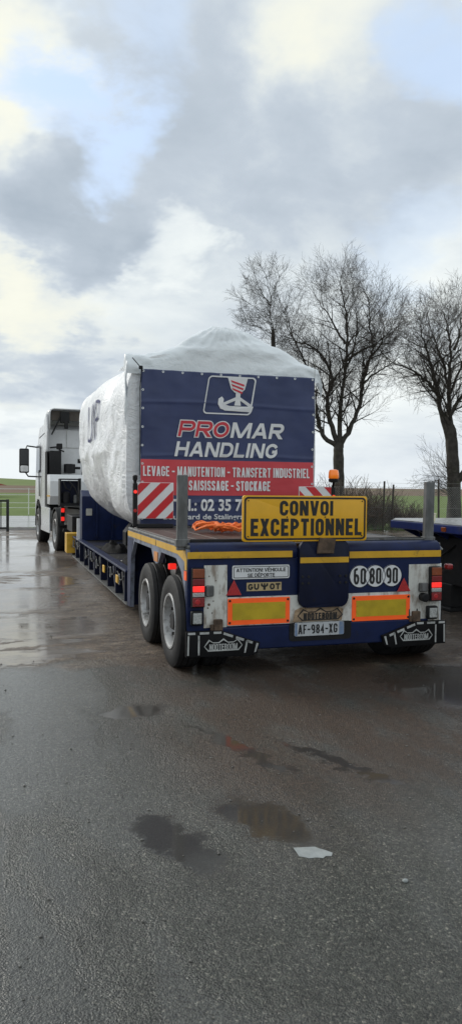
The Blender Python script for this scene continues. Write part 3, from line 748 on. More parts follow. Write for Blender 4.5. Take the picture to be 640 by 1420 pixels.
# side skirts with wheel arches and yellow tape
def skirt(x0, x1, face):
    prf = [(6.495, .42), (6.495, 1.115), (9.62, 1.115), (9.62, .17), (9.42, .17), (9.36, .80), (9.16, 1.00), (8.12, 1.00), (7.98, .88), (7.86, .86), (7.74, .88), (7.60, 1.0), (6.95, 1.0), (6.74, .90), (6.62, .75), (6.54, .6), (6.512, .42)]
    bm = B(); prism(bm, prf, 'x', x0, x1)
    sk = T.part('side_skirt', bm, skirt_m)
    xa = x0 if face < 0 else x1
    bm = B(); prism(bm, [(9.42, .17), (9.62, .17), (9.62, 1.03), (9.20, 1.03), (9.36, .80)], 'x', xa+face*.001, xa+face*.004); T.part('blue_panel', bm, navy, sk)
    bm = B(); prism(bm, [(6.495, .42), (6.508, .42), (6.53, .6), (6.56, .70), (6.56, .84), (6.495, .84)], 'x', xa+face*.001, xa+face*.004); T.part('blue_panel', bm, navy, sk)
    for a, b in ((6.86, 7.84), (7.88, 9.60)):
        bm = B(); box(bm, min(xa+face*.001, xa+face*.005), max(xa+face*.001, xa+face*.005), a, b, 1.045, 1.108); T.part('reflective_tape', bm, yellow, sk)
    bm = B(); prism(bm, [(6.52, .93), (6.585, .93), (6.60, 1.0), (6.86, 1.045), (6.86, 1.108), (6.58, 1.10), (6.52, 1.03)], 'x', xa+face*.001, xa+face*.005); T.part('reflective_tape', bm, yellow, sk)
    bm = B(); box(bm, min(xa+face*.001, xa+face*.008), max(xa+face*.001, xa+face*.008), 7.76, 7.94, .885, .985); T.part('orange_marker', bm, pm('faded_orange_reflector', (.55, .22, .06), .5, dirt=.3), sk)
    bm = B(); box(bm, min(xa+face*.001, xa+face*.008), max(xa+face*.001, xa+face*.008), 6.52, 6.60, .84, .92); T.part('orange_marker', bm, orange, sk)
    # top edge rail
    bm = B(); box(bm, x0, x1, 6.50, 9.62, 1.116, 1.15, .012, 2); T.part('edge_rail', bm, galv, sk)
skirt(XL, XL+.045, -1); skirt(XR-.045, XR, 1)
bm = B(); box(bm, XL+.05, XR-.05, 9.56, 9.86, .17, 1.112, .01); T.part('bogie_front_wall', bm, navy)
# inside blackness of wheel arches: chassis plates
for x in (2.07, 3.63):
    bm = B(); box(bm, x, x+.03, 6.65, 9.5, .55, 1.0); T.part('inner_panel', bm, dark_st)
# wheels
def wheel(x, y, sgn, r=.405, w=.24, name='wheel', TT=T, hubz=None):
    """x: outer side plane; sgn -1 = outer face towards -x"""
    c = (x-sgn*w/2, y, r-.012); h = w/2
    bm = B()
    lathe(bm, [(sgn*(h-.03), .02), (sgn*(h-.03), .075), (sgn*(h-.055), .088), (sgn*(h-.12), .10)], c, 'x', 16)
    for k in range(8):
        a = 2*math.pi*k/8+.2
        p = Vector(c)+Vector((sgn*(h-.085), .125*math.cos(a), .125*math.sin(a)))
        tube(bm, [p, p+Vector((sgn*.045, 0, 0))], .016, 6)
    hub = TT.part(name, bm, dark_st, smooth=True)
    bm = B()
    k = r/.405
    lathe(bm, [(-h*.86, .238*k), (-h*.98, .27*k), (-h, .31*k), (-h*.98, .37*k), (-h*.82, .398*k), (-h*.5, .405*k), (-h*.42, .396*k), (-h*.34, .405*k), (-h*.04, .405*k), (0, .394*k), (h*.04, .405*k), (h*.34, .405*k), (h*.42, .396*k), (h*.5, .405*k), (h*.82, .398*k), (h*.98, .37*k), (h*1.01, .345*k), (h, .31*k), (h*.98, .27*k), (h*.86, .238*k)], c, 'x', 48, close=True)
    # treads: shallow cross grooves on the shoulders
    TT.part('tyre', bm, rubber, hub, smooth=True, ang=40)
    bm = B()
    lathe(bm, [(sgn*h*.90, .246*k), (sgn*h*.985, .240*k), (sgn*h*.97, .224*k), (sgn*h*.80, .214*k), (sgn*h*.35, .205*k), (sgn*h*.22, .17*k), (sgn*h*.30, .14*k), (sgn*h*.34, .09*k), (-sgn*h*.05, .085*k), (-sgn*h*.3, .20*k), (-sgn*h*.9, .24*k)], c, 'x', 40, close=True)
    TT.part('rim', bm, rim_m, hub, smooth=True, ang=30)
    return hub
for y in (6.95, 8.12):
    for xo, sg in ((1.545, -1), (1.815, -1), (4.185, 1), (3.915, 1)):
        wheel(xo, y, sg, .428)
    bm = B(); tube(bm, [(1.8, y, .40), (3.9, y, .40)], .07, 10); T.part('axle', bm, dark_st)
# arch lamps, air tank and hoses seen in the arch
bm = B(); box(bm, 1.65, 1.73, 7.44, 7.47, .84, .90, .008); T.part('side_marker', bm, lens_on)
bm = B(); lathe(bm, [(7.42, .02), (7.42, .085), (7.66, .085), (7.66, .02)], (1.80, 0, .80), 'y', 14); T.part('air_chamber', bm, galv, smooth=True)
bm = B(); tube(bm, [(1.72, 8.15, .97), (1.70, 8.1, .86), (1.74, 8.0, .80)], .012, 6); tube(bm, [(1.75, 8.2, .98), (1.78, 8.14, .88), (1.76, 8.05, .84)], .010, 6); T.part('air_hose', bm, blk_pl)
# red marker on a rubber arm at the right side
bm = B(); tube(bm, [(4.12, 6.55, .80), (4.16, 6.53, .86), (4.20, 6.52, .90)], .010, 6); arm = T.part('marker_arm', bm, blk_pl)
bm = B(); box(bm, 4.185, 4.255, 6.48, 6.55, .885, .94, .015, 2); T.part('marker_lens', bm, lens_r, arm)
bm = B(); tube(bm, [(4.02, 6.62, 1.17), (4.10, 6.56, 1.14), (4.14, 6.50, 1.08)], .009, 6); T.part('edge_cable', bm, wire_m)

# low bed
bm = B()
box(bm, XL+.12, XR-.12, 9.86, 17.0, .30, .50); T.part('bed_frame', bm, navy_d)
for s in (-1, 1):
    xa = XL if s < 0 else XR
    bm = B(); box(bm, min(xa, xa-s*.14), max(xa, xa-s*.14), 9.70, 17.05, .145, .165)
    T.part('bottom_flange', bm, galv)
    bm = B(); box(bm, min(xa-s*.01, xa-s*.13), max(xa-s*.01, xa-s*.13), 9.87, 17.0, .545, .575, .004)
    T.part('top_flange', bm, navy)
    nr = 10
    for i in range(nr):
        y = 9.95+i*(16.95-9.95)/(nr-1)
        bm = B(); box(bm, min(xa-s*.012, xa-s*.125), max(xa-s*.012, xa-s*.125), y-.018, y+.018, .166, .544); T.part('side_rib', bm, navy_d)
        if i < nr-1 and s < 0:
            # swing-out outrigger arm and lashing ring in each pocket
            j1, j2 = random.uniform(-.06, .08), random.uniform(-.05, .05)
            if i % 4 == 2: continue
            bm = B(); prism(bm, [(y+.10+j1, .20), (y+.20+j1, .20), (y+.40+j2, .50), (y+.27+j2, .53)], 'x', xa+.03, xa+.07, .006); T.part('outrigger', bm, navy_d if i % 3 else dark_st)
            bm = B(); tube(bm, [(xa+.02, y+.52+j1+.05*math.cos(a), .40+j2+.07*math.sin(a)) for a in [k*math.pi/6 for k in range(13)]], .012, 6); T.part('lashing_ring', bm, galv)
            bm = B(); tube(bm, [(xa+.015+.02*random.random(), y+.05+.08*k, .50-.10*math.sin(k/8*math.pi)*(1+j1*6)-.03*random.random()) for k in range(9)], .011, 5); T.part('hose', bm, blk_pl)
for y in (10.55, 11.9):
    bm = B(); box(bm, XL-.002, XL+.02, y-.10, y+.08, .33, .44, .006); T.part('yellow_marker', bm, yel_block)
# bed deck boards
for i in range(8):
    y0 = 9.88+i*.89
    bm = B(); box(bm, XL+.14, XR-.14, y0+.004, y0+.88, .50, .552, .005); T.part('bed_plate', bm, navy_d if i % 2 else dark_st)
# cradles under the load
for y in (10.9, 12.6, 14.3):
    bm = B(); prism(bm, [(2.35, .555), (3.38, .555), (3.38, .80), (3.2, 1.05), (2.53, 1.05), (2.35, .80)], 'y', y, y+.35, .01); T.part('load_cradle', bm, dark_st)
# gooseneck
bm = B(); prism(bm, [(16.2, .56), (16.2, 1.50), (18.4, 1.50), (19.6, 1.28), (19.6, 1.05), (17.9, 1.0), (17.2, .56)], 'x', 2.05, 3.68, .012); T.part('neck_beam', bm, navy)
bm = B(); prism(bm, [(15.75, .56), (15.75, 1.45), (16.0, 1.57), (16.15, 1.57), (16.2, .56)], 'x', 1.70, 4.03, .012); T.part('gooseneck', bm, navy)
bm = B(); box(bm, 1.78, 1.90, 15.72, 15.748, 1.06, 1.20, .004); T.part('inspection_plate', bm, grey_p)
for x in (1.98, 2.3, 2.7):
    bm = B(); box(bm, x, x+.03, 15.70, 15.748, .60, 1.43, .004); T.part('gooseneck_rib', bm, navy)
bm = B(); box(bm, 1.50, 1.78, 16.90, 17.35, .20, .63, .01); T.part('bed_hook', bm, yel_block)
bm = B(); box(bm, 1.66, 2.3, 17.36, 18.6, .62, .98, .01); T.part('neck_frame', bm, dark_st)
bm = B(); box(bm, 1.60, 1.66, 15.72, 15.78, .56, 1.0, .005); T.part('lashing_post', bm, white_i)
# hydraulic power pack on the neck
bm = B(); box(bm, 1.50, 2.0, 18.75, 19.2, 1.18, 1.24); box(bm, 1.50, 1.53, 18.75, 19.2, 1.24, 1.80); box(bm, 1.97, 2.0, 18.75, 19.2, 1.24, 1.84); box(bm, 1.50, 2.0, 18.75, 19.2, 1.80, 1.83, .005)
pk = T.part('power_pack', bm, dark_st)
bm = B(); lathe(bm, [(1.25, .09), (1.48, .10), (1.52, .05)], (1.65, 18.85, 0), 'z', 14); T.part('motor', bm, dark_st, pk, smooth=True)
bm = B(); lathe(bm, [(1.25, .06), (1.40, .06), (1.44, .03)], (1.88, 18.86, 0), 'z', 12); T.part('filter', bm, galv, pk, smooth=True)
bm = B(); tube(bm, [(1.58, 18.72, 1.75), (1.64, 18.7, 1.60), (1.74, 18.72, 1.55), (1.80, 18.7, 1.70)], .018, 6); tube(bm, [(1.7, 18.7, 1.78), (1.85, 18.69, 1.6), (1.92, 18.7, 1.4)], .016, 6); T.part('hydraulic_hose', bm, blk_pl, pk)
bm = B(); box(bm, 1.55, 1.95, 18.95, 19.1, 1.24, 1.78); T.part('tank', bm, navy_d, pk)

# gear lying on the bed
bm = B(); box(bm, 1.80, 2.6, 10.05, 11.4, .565, .60, .005, rot=Matrix.Rotation(R(-6), 3, 'Y'))
solo('steel_plate', bm, grey_p, 'light grey steel plate propped flat on the near end of the low bed', 'plate', (2.2, 10.7, .56))
def heap(name, c, sx_, sy_, h, mat, label, cat, seed):
    bm = B(); rows = []
    n_, m_ = 14, 14
    for i in range(n_+1):
        row = []
        for j in range(m_+1):
            u, v = i/n_*2-1, j/m_*2-1
            e = max(0, 1-(u*u+v*v))
            z = h*math.sqrt(e)*(.75+.5*fbm(u*2+seed, v*2, seed))
            row.append(bm.verts.new((c[0]+u*sx_, c[1]+v*sy_, c[2]+max(0, z)+.001)))
        rows.append(row)
    for a, b in zip(rows, rows[1:]):
        for j in range(m_): bm.faces.new((a[j], b[j], b[j+1], a[j+1]))
    return solo(name, bm, mat, label, cat, c, smooth=True)
cloth_b = pm('black_cloth', (.010, .010, .011), .8, spec=.1, bump=.3, bs=30)
heap('folded_tarpaulin', (1.92, 10.9, .555), .17, .42, .15, cloth_b, 'crumpled black sheet lying on the near end of the low bed', 'sheet', 3)
heap('folded_tarpaulin', (1.98, 13.2, .555), .2, .6, .17, cloth_b, 'dark folded cover lying farther along the low bed', 'sheet', 8)
bm = B(); tube(bm, [(1.78, 10.25, .60), (1.95, 11.35, .66)], .035, 8); tube(bm, [(1.95, 11.35, .66), (2.02, 11.75, .72)], .022, 8); box(bm, 1.76, 1.84, 10.2, 10.32, .56, .64, .01)
solo('load_binder', bm, dark_st, 'dark steel ratchet bar lying on the low bed beside the load', 'ratchet bar', (1.9, 10.9, .56), smooth=True)

# ------------------------------------------------------------------ wrapped load
L = Thing('wrapped_load', 'big load wrapped in silver white film with a peaked grey cover on the low bed', 'wrapped load', (XC, 12.3, .95))
bm = B(); rows = []
NY, NT = 150, 150
def sect(y, t):
    f = sm((y-9.7)/2.2)
    a = 1.275; cz = 2.28
    nl = 7*(1-f)+2.15*f
    zb = 1.16*(1-f)+1.0*f
    ang = 2*math.pi*t-math.pi/2
    c_, s_ = math.cos(ang), math.sin(ang)
    zt = 3.36+.14*sm((y-10.0)/1.2)
    if s_ < 0:
        n_ = nl; H = cz-zb
    else:
        n_ = 5.5-1.6*math.exp(-((y-11.2)/1.1)**2); H = zt-cz
    d = (abs(c_)**n_+abs(s_)**n_)**(-1/n_)
    return Vector((XC+a*c_*d, 0, cz+H*s_*d))
for j in range(NY+1):
    y = 9.64+(15.28-9.64)*j/NY
    row = []
    end = sm((15.28-y)/.30)
    for k in range(NT):
        p = sect(y, k/NT)
        c0 = Vector((XC, 0, 2.3))
        q = p-c0
        q = q*(.90+.10*math.sqrt(end))
        nrm = q.normalized()
        low = sm((2.6-(c0+q).z)/1.2)
        d = .045*fbm(y*.9, q.z*1.1, q.x*.5)+.02*fbm(y*2.7, q.z*2.2+7, q.x)
        d += .022*low*(1-abs(fbm(y*4.+q.z*2, q.z*3.2, 3.)))*1.0
        d += .05*(q.z > -.2)*(.5-abs(fbm(y*.8+q.z*.9, q.z*.55-y*.3, 11., 2)))*sm((y-9.75)/.5)+.03*(.4-abs(fbm(y*1.9, q.z*1.3+y*.8, 21., 3)))*sm((y-9.75)/.5)
        d += .03*(.45-abs(fbm(y*1.5+q.z*.3, q.z*.22, 31., 2)))*sm((y-9.75)/.5)*(q.z > -.9)
        d -= .16*math.exp(-((y-11.3)/.35)**2-((q.z-.95)/.28)**2)*(q.x < 0)
        d += .04*math.exp(-((y-12.0)/.9)**2-((q.z+.2)/.5)**2)
        if y < 9.75: d *= .2
        d *= 1-.7*sm((y-11.6)/.5)*sm((14.6-y)/.6)*sm((q.z+.1)/.3)
        p2 = c0+q+nrm*d
        row.append(bm.verts.new((p2.x, y, p2.z)))
    rows.append(row)
for a, b in zip(rows, rows[1:]):
    for k in range(NT): bm.faces.new((a[k], a[(k+1) % NT], b[(k+1) % NT], b[k]))
bm.faces.new(rows[0][::-1]); bm.faces.new(rows[-1])
wrap = L.part('film_wrap', bm, film, smooth=True, ang=60)
# printed letters on the film, left side
from mathutils.bvhtree import BVHTree
bvh = BVHTree.FromPolygons([v.co+L.off for v in wrap.data.vertices], [p.vertices[:] for p in wrap.data.polygons])
bm = text_bm('UIP', 13.72, 12.15, 2.40, 3.04, 0., -.02, face='side', depth=0.)
bmesh.ops.triangulate(bm, faces=bm.faces)
for _ in range(3):
    es = [e for e in bm.edges if e.calc_length() > .09]
    if es: bmesh.ops.subdivide_edges(bm, edges=es, cuts=1); bmesh.ops.triangulate(bm, faces=bm.faces)
for v in bm.verts:
    h_ = bvh.ray_cast(Vector((0, v.co.y, v.co.z)), Vector((1, 0, 0)))[0]
    v.co.x = (h_.x if h_ else 1.55)-.016
L.part('lettering', bm, pm('faded_blue_print', (.16, .17, .33), .5), wrap)
# rear cover: hipped sheet with skirt
EDGE = [(1.575, 3.345), (1.70, 3.355), (1.934, 3.37), (2.37, 3.38), (2.88, 3.385), (3.42, 3.37), (3.83, 3.35), (4.05, 3.335), (4.175, 3.31)]
RID = [(1.60, 3.385), (1.75, 3.40), (1.96, 3.435), (2.20, 3.53), (2.40, 3.65), (2.62, 3.76), (2.78, 3.805), (2.95, 3.81), (3.16, 3.795), (3.45, 3.69), (3.85, 3.50), (4.05, 3.39), (4.19, 3.325)]
def lerp_t(tab, x):
    for (a, u), (b, v) in zip(tab, tab[1:]):
        if x <= b: return u+(v-u)*max(0, (x-a)/(b-a))
    return tab[-1][1]
bm = B(); rows = []
NU, NV = 150, 64
for j in range(NV+1):
    v = j/NV
    row = []
    for i in range(NU+1):
        u = -.14+1.28*i/NU
        uc = max(0, min(1, u)); x = 1.575+2.6*uc
        drop = max(0, -u, u-1)/.14
        e, r_ = lerp_t(EDGE, x), lerp_t(RID, x)
        if v < .72:     # rear face, bellying from a near-vertical skirt over to the ridge
            t = v/.72; y = 9.602+.54*t**2.3; z = 3.075+(r_-3.075)*math.sin(t*math.pi/2)**(.95-.25*min(1, max(0, r_-3.4)/.4)); nrm = Vector((0, -1, .25+t))
        else:
            t = (v-.72)/.28; y = 10.142+1.3*t; z = r_+(3.40-r_)*sm(t); nrm = Vector((0, .2, 1))
        pk_ = math.exp(-((x-2.88)/.55)**2)
        an = math.atan2(x-2.88, z-3.86+.0001)
        d = .024*(.5-abs(fbm(x*2.1, y*2, z*4)))+.010*fbm(x*2.4, y*2, z*4)+.008*fbm(x*7, y*6, z*9)+.016*math.sin(z*19-x*2.2+2.5*fbm(x*1.1, z*2))*(1-sm((v-.3)/.3))
        d += .011*pk_*math.sin(an*26)*(1 if .22 < v < .80 else .3)
        cr = math.exp(-((x-1.6)/.35)**2)+math.exp(-((x-4.15)/.4)**2)
        d += .016*cr*math.sin((z*34)+(x-2.88)*9+2*fbm(x*2, y*2))*(1 if v < .6 else .3)
        d *= .25+.75*sm(v/.3)
        p = Vector((x, y, z))+nrm.normalized()*d
        p.y = max(p.y, 9.592)
        if v > .4:
            k_ = sm((v-.4)/.25); p.x = XC+(p.x-XC)*(1-.13*k_); p.z -= .05*k_*abs((p.x-XC)/1.3)**2
        if drop > 0:
            sgn = -1 if u < 0 else 1
            ln = (.62 if sgn < 0 else .36)*max(.25, 1-(v-.1)*1.25)
            p.z = min(p.z, e+.01)-ln*drop
            p.x += sgn*(.035*math.sin(drop*2.2)+.010*math.sin(y*11+drop*4))-sgn*.05*drop*(sgn < 0)
            pass
            if v < .22:
                p.y = 9.60+.10*drop*(1-v/.22)
        row.append(bm.verts.new(p))
    rows.append(row)
for a, b in zip(rows, rows[1:]):
    for i in range(NU):
        u_ = -.14+1.28*(i+.5)/NU
        if not (0 < u_ < 1) and rows.index(a) > NV*.42: continue
        bm.faces.new((a[i], a[i+1], b[i+1], b[i]))
for v in [v for v in bm.verts if not v.link_faces]: bm.verts.remove(v)
cov = L.part('rear_cover', bm, cap_m, smooth=True, ang=75)
bm = B(); tube(bm, [(4.085, 9.555, 3.09), (4.09, 9.555, 3.36)], .004, 5); L.part('cover_seam', bm, grey_p, cov)

# ------------------------------------------------------------------ banner
BX0, BX1, BZ0, BZ1 = 1.748, 4.083, 1.165, 3.128
def ripple(x, z):
    f = .014*math.sin(x*2.1+z*.8)+.014*fbm(x*1.3, z*1.6, 2)+.006*fbm(x*3.1, z*2.3, 6)
    for zc in (1.46, 2.06, 2.72): f -= .008*math.exp(-((z-zc-.02*math.sin(x*2+zc))/.02)**2)
    e = (x-BX0-.03)/((BX1-BX0-.06)/9)
    f += .010*math.cos(2*math.pi*e)*math.exp(-(BZ1-z)/.16)
    f += .007*math.sin((x-BX0)*9+(z-BZ0)*7)*math.exp(-min(x-BX0, BX1-x)/.22)
    return f
YB = 9.548
BN = Thing('banner', 'navy and red printed company banner laced to the rear of the wrapped load', 'banner', (XC, YB, BZ0))
def cloth(x0, x1, z0, z1, y, nx, nz):
    bm = B(); g_ = [[bm.verts.new((x0+(x1-x0)*i/nx, y+ripple(x0+(x1-x0)*i/nx, z0+(z1-z0)*j/nz), z0+(z1-z0)*j/nz)) for i in range(nx+1)] for j in range(nz+1)]
    for a, b in zip(g_, g_[1:]):
        for i in range(nx): bm.faces.new((a[i], a[i+1], b[i+1], b[i]))
    return bm
cl = BN.part('cloth', cloth(BX0, BX1, BZ0, BZ1, YB, 60, 130), ban_n, smooth=True, ang=80)
mod = cl.modifiers.new('thickness', 'SOLIDIFY'); mod.thickness = .002; mod.offset = 1
BN.part('red_band', cloth(BX0, BX1, 1.553, 2.004, YB-.004, 60, 30), ban_r, smooth=True, ang=80)
def btext(s, x0, x1, z0, z1, bold, mat, shear=0., dy=.010):
    return BN.part('lettering', text_bm(s, x0, x1, z0, z1, YB-dy, bold, shear, .002, ripple), mat)
def bsign(s, x0, x1, z0, z1, th, mat, shear=0., dy=.010, grow=0.):
    return BN.part('lettering', sign_text(s, x0, x1, z0, z1, YB-dy, th, shear, .0015, ripple, grow), mat)
bsign('PRO', 2.222, 2.920, 2.304, 2.502, .19, white_i, .2, .008, .026)
bsign('PRO', 2.222, 2.920, 2.304, 2.502, .19, ban_o, .2, .0115)
bsign('MAR', 2.915, 3.668, 2.302, 2.502, .215, white_i, .2, .008)
bsign('HANDLING', 2.178, 3.59, 2.048, 2.238, .205, white_i, .2, .008)
bsign('LEVAGE - MANUTENTION - TRANSFERT INDUSTRIEL', 1.776, 4.024, 1.793, 1.919, .145, white_i, 0., .012)
bsign('SAISISSAGE - STOCKAGE', 2.370, 3.47, 1.616, 1.744, .16, white_i, 0., .012)
btext('Tél.: 02 35 71', 2.165, 3.14, 1.350, 1.508, .030, white_i, 0., .010)
btext('Boulevard de Stalingrad', 2.04, 3.17, 1.225, 1.315, .018, white_i, 0., .010)
# crane hook emblem: leaning rounded frame, hook block and double hook
def bpoly(name, pts, mat, dy):
    bm = B(); prism(bm, pts, 'y', YB-dy, YB-dy-.002)
    for v in bm.verts: v.co.y += ripple(v.co.x, v.co.z)
    return BN.part(name, bm, mat)
bm = B(); frame_y(bm, rrect(2.545, 3.19, 2.60, 3.09, .05, 6, .16), rrect(2.562, 3.173, 2.617, 3.073, .04, 6, .16), YB-.008, YB-.011)
for v in bm.verts: v.co.y += ripple(v.co.x, v.co.z)
BN.part('emblem_frame', bm, white_i)
bpoly('hook_block', [(2.875, 3.075), (3.145, 3.075), (3.105, 2.93), (3.06, 2.885), (2.97, 2.885), (2.92, 2.93)], white_i, .008)
for k in range(3):
    z = 3.055-k*.048
    bpoly('red_stripe', [(2.915+k*.008, z-.012), (3.10-k*.012, z-.062), (3.095-k*.014, z-.088), (2.925+k*.008, z-.036)], ban_o, .0112)
bpoly('hook_shank', [(2.985, 2.89), (3.05, 2.89), (3.045, 2.80), (3.055, 2.72), (2.965, 2.72), (2.985, 2.80)], white_i, .0084)
bpoly('hook_arm', [(2.99, 2.83), (2.985, 2.785), (2.825, 2.715), (2.805, 2.745)], white_i, .0088)
bpoly('hook_arm', [(3.045, 2.83), (3.205, 2.73), (3.195, 2.69), (3.045, 2.785)], white_i, .0092)
hk = [(2.80, 2.83), (2.755, 2.80), (2.745, 2.73), (2.775, 2.675), (2.84, 2.65), (3.20, 2.640), (3.225, 2.715), (3.10, 2.71), (2.90, 2.712), (2.845, 2.725), (2.82, 2.755), (2.825, 2.80)]
bpoly('hook', hk, white_i, .0080)
# eyelets
gm = None
def eyelet(x, z):
    global gm
    if gm is None:
        bm = B(); lathe(bm, [(0, .006), (0, .016), (-.004, .015), (-.004, .006)], (0, 0, 0), 'y', 10, close=True); gm = done(bm, 'eyelet'); gm.materials.append(grom)
    o = bpy.data.objects.new('eyelet', gm); COL.objects.link(o); o.parent = BN.o
    o.location = (x-XC, ripple(x, z)-.003, z-BZ0)
for i in range(10): eyelet(BX0+.03+i*(BX1-BX0-.06)/9, BZ1-.022)
for i in range(1, 9): eyelet(BX0+.022, BZ1-.03-i*.23); eyelet(BX1-.022, BZ1-.03-i*.23)
bm = B(); tube(bm, [(BX0+.02, YB-.012, BZ1-.03), (BX0-.02, YB-.01, BZ1+.03), (1.64, 9.56, 3.26)], .006, 6); tube(bm, [(BX0+.005, YB-.008, BZ1-.02), (BX0-.012, YB-.006, 2.9), (BX0-.008, YB-.006, 2.4), (BX0-.01, YB-.006, 1.8)], .005, 6); box(bm, BX0-.03, BX0+.02, YB-.025, YB-.005, BZ1-.01, BZ1+.035, .006)
BN.part('lacing_cord', bm, blk_pl)

# ------------------------------------------------------------------ convoi exceptionnel sign
SG = Thing('convoy_sign', 'yellow convoi exceptionnel sign standing on the rear edge of the low loader', 'sign', (2.69, 6.43, 1.18))
ys = 6.425
bm = B(); prism(bm, rrect(2.085, 3.287, 1.182, 1.592, .022), 'y', ys+.025, ys, .004); SG.part('panel', bm, sign_y, smooth=True, ang=30)
bm = B(); frame_y(bm, rrect(2.098, 3.274, 1.195, 1.579, .035), rrect(2.114, 3.258, 1.211, 1.563, .024), ys-.0005, ys-.003); SG.part('border', bm, black_i)
SG.part('lettering', sign_text('CONVOI', 2.430, 2.947, 1.413, 1.547, ys-.0005, .215), black_i)
SG.part('lettering', sign_text('EXCEPTIONNEL', 2.158, 3.237, 1.232, 1.387, ys-.0005, .195), black_i)
for x, z in ((2.135, 1.545), (3.237, 1.545), (2.135, 1.228), (3.237, 1.228), (2.5, 1.40), (2.87, 1.40)):
    bm = B(); disc(bm, x, ys-.0005, z, .006, .004, 8); SG.part('bolt', bm, dark_st)
bm = B(); box(bm, 2.30, 2.34, ys+.026, ys+.06, 1.19, 1.55); box(bm, 3.04, 3.08, ys+.026, ys+.06, 1.19, 1.55); SG.part('back_stay', bm, dark_st)

# stakes at the rear corners
def stake(x, y, h, label, lean):
    bm = B(); box(bm, x-.046, x+.046, y-.03, y+.03, ZD-.05, h, .006); box(bm, x-.058, x+.058, y-.042, y+.042, ZD-.02, ZD+.05, .006)
    for v in bm.verts: v.co.x += (v.co.z-ZD)*lean
    solo('stake_post', bm, galv, label, 'post', (x, y, ZD), 'rear deck stakes')
stake(1.585, 6.62, 1.765, 'grey steel stake on the left rear corner of the low loader deck', 0.)
stake(4.05, 6.62, 1.735, 'grey steel stake on the right rear corner of the low loader deck', .012)

# marker boards with diagonal stripes
def stripes(x0, x1, z0, z1, lean, n, w, off):
    """red diagonal bands clipped to the board; lean +1 rises to the right"""
    out = []
    H = z1-z0
    def clip(poly, a, b, c):
        res = []
        for i in range(len(poly)):
            p, q = poly[i], poly[(i+1) % len(poly)]
            dp, dq = a*p[0]+b*p[1]-c, a*q[0]+b*q[1]-c
            if dp <= 0: res.append(p)
            if (dp < 0 < dq) or (dq < 0 < dp):
                t = dp/(dp-dq); res.append((p[0]+(q[0]-p[0])*t, p[1]+(q[1]-p[1])*t))
        return res
    for k in range(-4, n+4):
        s0 = off+k*2*w
        pl = [(x0, z0), (x1, z0), (x1, z1), (x0, z1)]
        # coordinate s = (z-z0) - lean*(x-x0)
        A, Bc, C0 = -lean, 1, z0-lean*x0
        pl = clip(pl, A, Bc, C0+s0+w) if pl else pl
        pl = clip(pl, -A, -Bc, -(C0+s0)) if len(pl) > 2 else pl
        if len(pl) > 2: out.append(pl)
    return out
def board(x0, x1, z0, z1, y, lean, off, label, postside, top, w=.125):
    t = Thing('marker_board', label, 'marker board', ((x0+x1)/2, y, ZD), group='striped marker boards')
    bm = B(); box(bm, x0, x1, y, y+.02, z0, z1, .003); t.part('panel', bm, white_i)
    for pl in stripes(x0+.004, x1-.004, z0+.004, z1-.004, lean, 6, w, off):
        bm = B(); prism(bm, pl, 'y', y-.0005, y-.003); t.part('red_stripe', bm, red_i)
    xp = x0-.028 if postside < 0 else x1+.028
    bm = B(); box(bm, xp-.026, xp+.026, y-.01, y+.045, ZD+.02, z1-.01, .006); box(bm, min(xp, (x0+x1)/2), max(xp, (x0+x1)/2), y+.022, y+.06, z0+.1, z0+.15); p = t.part('post', bm, blk_pl)
    for z in (z0+.10, z0+.33):
        bm = B(); disc(bm, xp, y-.0105, z, .022, .008, 12); t.part('reflector', bm, lens_on if z > z0+.2 else refl_r, p)
    if top:
        bm = B(); lathe(bm, [(z1-.012, .018), (z1+.02, .020), (z1+.03, .030), (z1+.075, .032), (z1+.09, .018)], (xp, y+.015, 0), 'z', 12); t.part('socket_cap', bm, blk_pl, p, smooth=True)
    bm = B(); box(bm, x0+.0, x1-.0, y-.01, y+.08, ZD+.002, ZD+.05, .006); t.part('foot', bm, dark_st)
    return t
board(1.675, 2.125, 1.265, 1.71, 9.33, 1., -.47, 'red and white striped board at the left front corner of the rear deck', -1, True)
board(3.66, 4.10, 1.225, 1.68, 9.0, -1., .03, 'red and white striped board half hidden behind the yellow sign', 1, False)
# amber beacon
BC = Thing('beacon', 'amber rotating beacon on a black stalk above the right striped board', 'beacon', (4.12, 8.98, 1.15))
bm = B(); tube(bm, [(4.145, 9.06, 1.16), (4.145, 9.06, 1.66), (4.135, 9.02, 1.70), (4.12, 8.98, 1.74)], .016, 8); BC.part('stalk', bm, blk_pl, smooth=True)
bm = B(); lathe(bm, [(1.735, .03), (1.745, .062), (1.775, .066), (1.79, .05)], (4.12, 8.98, 0), 'z', 18); BC.part('base', bm, blk_pl, smooth=True)
bm = B(); lathe(bm, [(1.786, .060), (1.80, .067), (1.86, .064), (1.892, .055), (1.902, .03)], (4.12, 8.98, 0), 'z', 18); BC.part('dome', bm, beacon_m, smooth=True)

# orange strap heap on the deck
bm = B()
rs = random.Random(5)
for k in range(9):
    c0 = Vector((2.32+rs.uniform(-.16, .2), 8.15+rs.uniform(-.25, .25), 1.16))
    pts = []
    a0 = rs.uniform(0, 6)
    for i in range(14):
        a = a0+i*.55
        pts.append(c0+Vector((.13*math.cos(a)+.008*i, .14*math.sin(a), .015+.060*abs(math.sin(i*.6+k))+.004*k)))
    tube(bm, pts, [.017+.008*math.sin(i*1.3+k) for i in range(14)], 5)
solo('lashing_strap', bm, strap_m, 'tangled orange lashing straps heaped on the deck behind the yellow sign', 'strap', (2.32, 8.15, 1.15), smooth=True)

# ------------------------------------------------------------------ tractor unit
TR = Thing('tractor_unit', 'white lorry tractor unit coupled to the front of the low loader', 'lorry', (2.70, 20.25, 0), R(4), local=True)
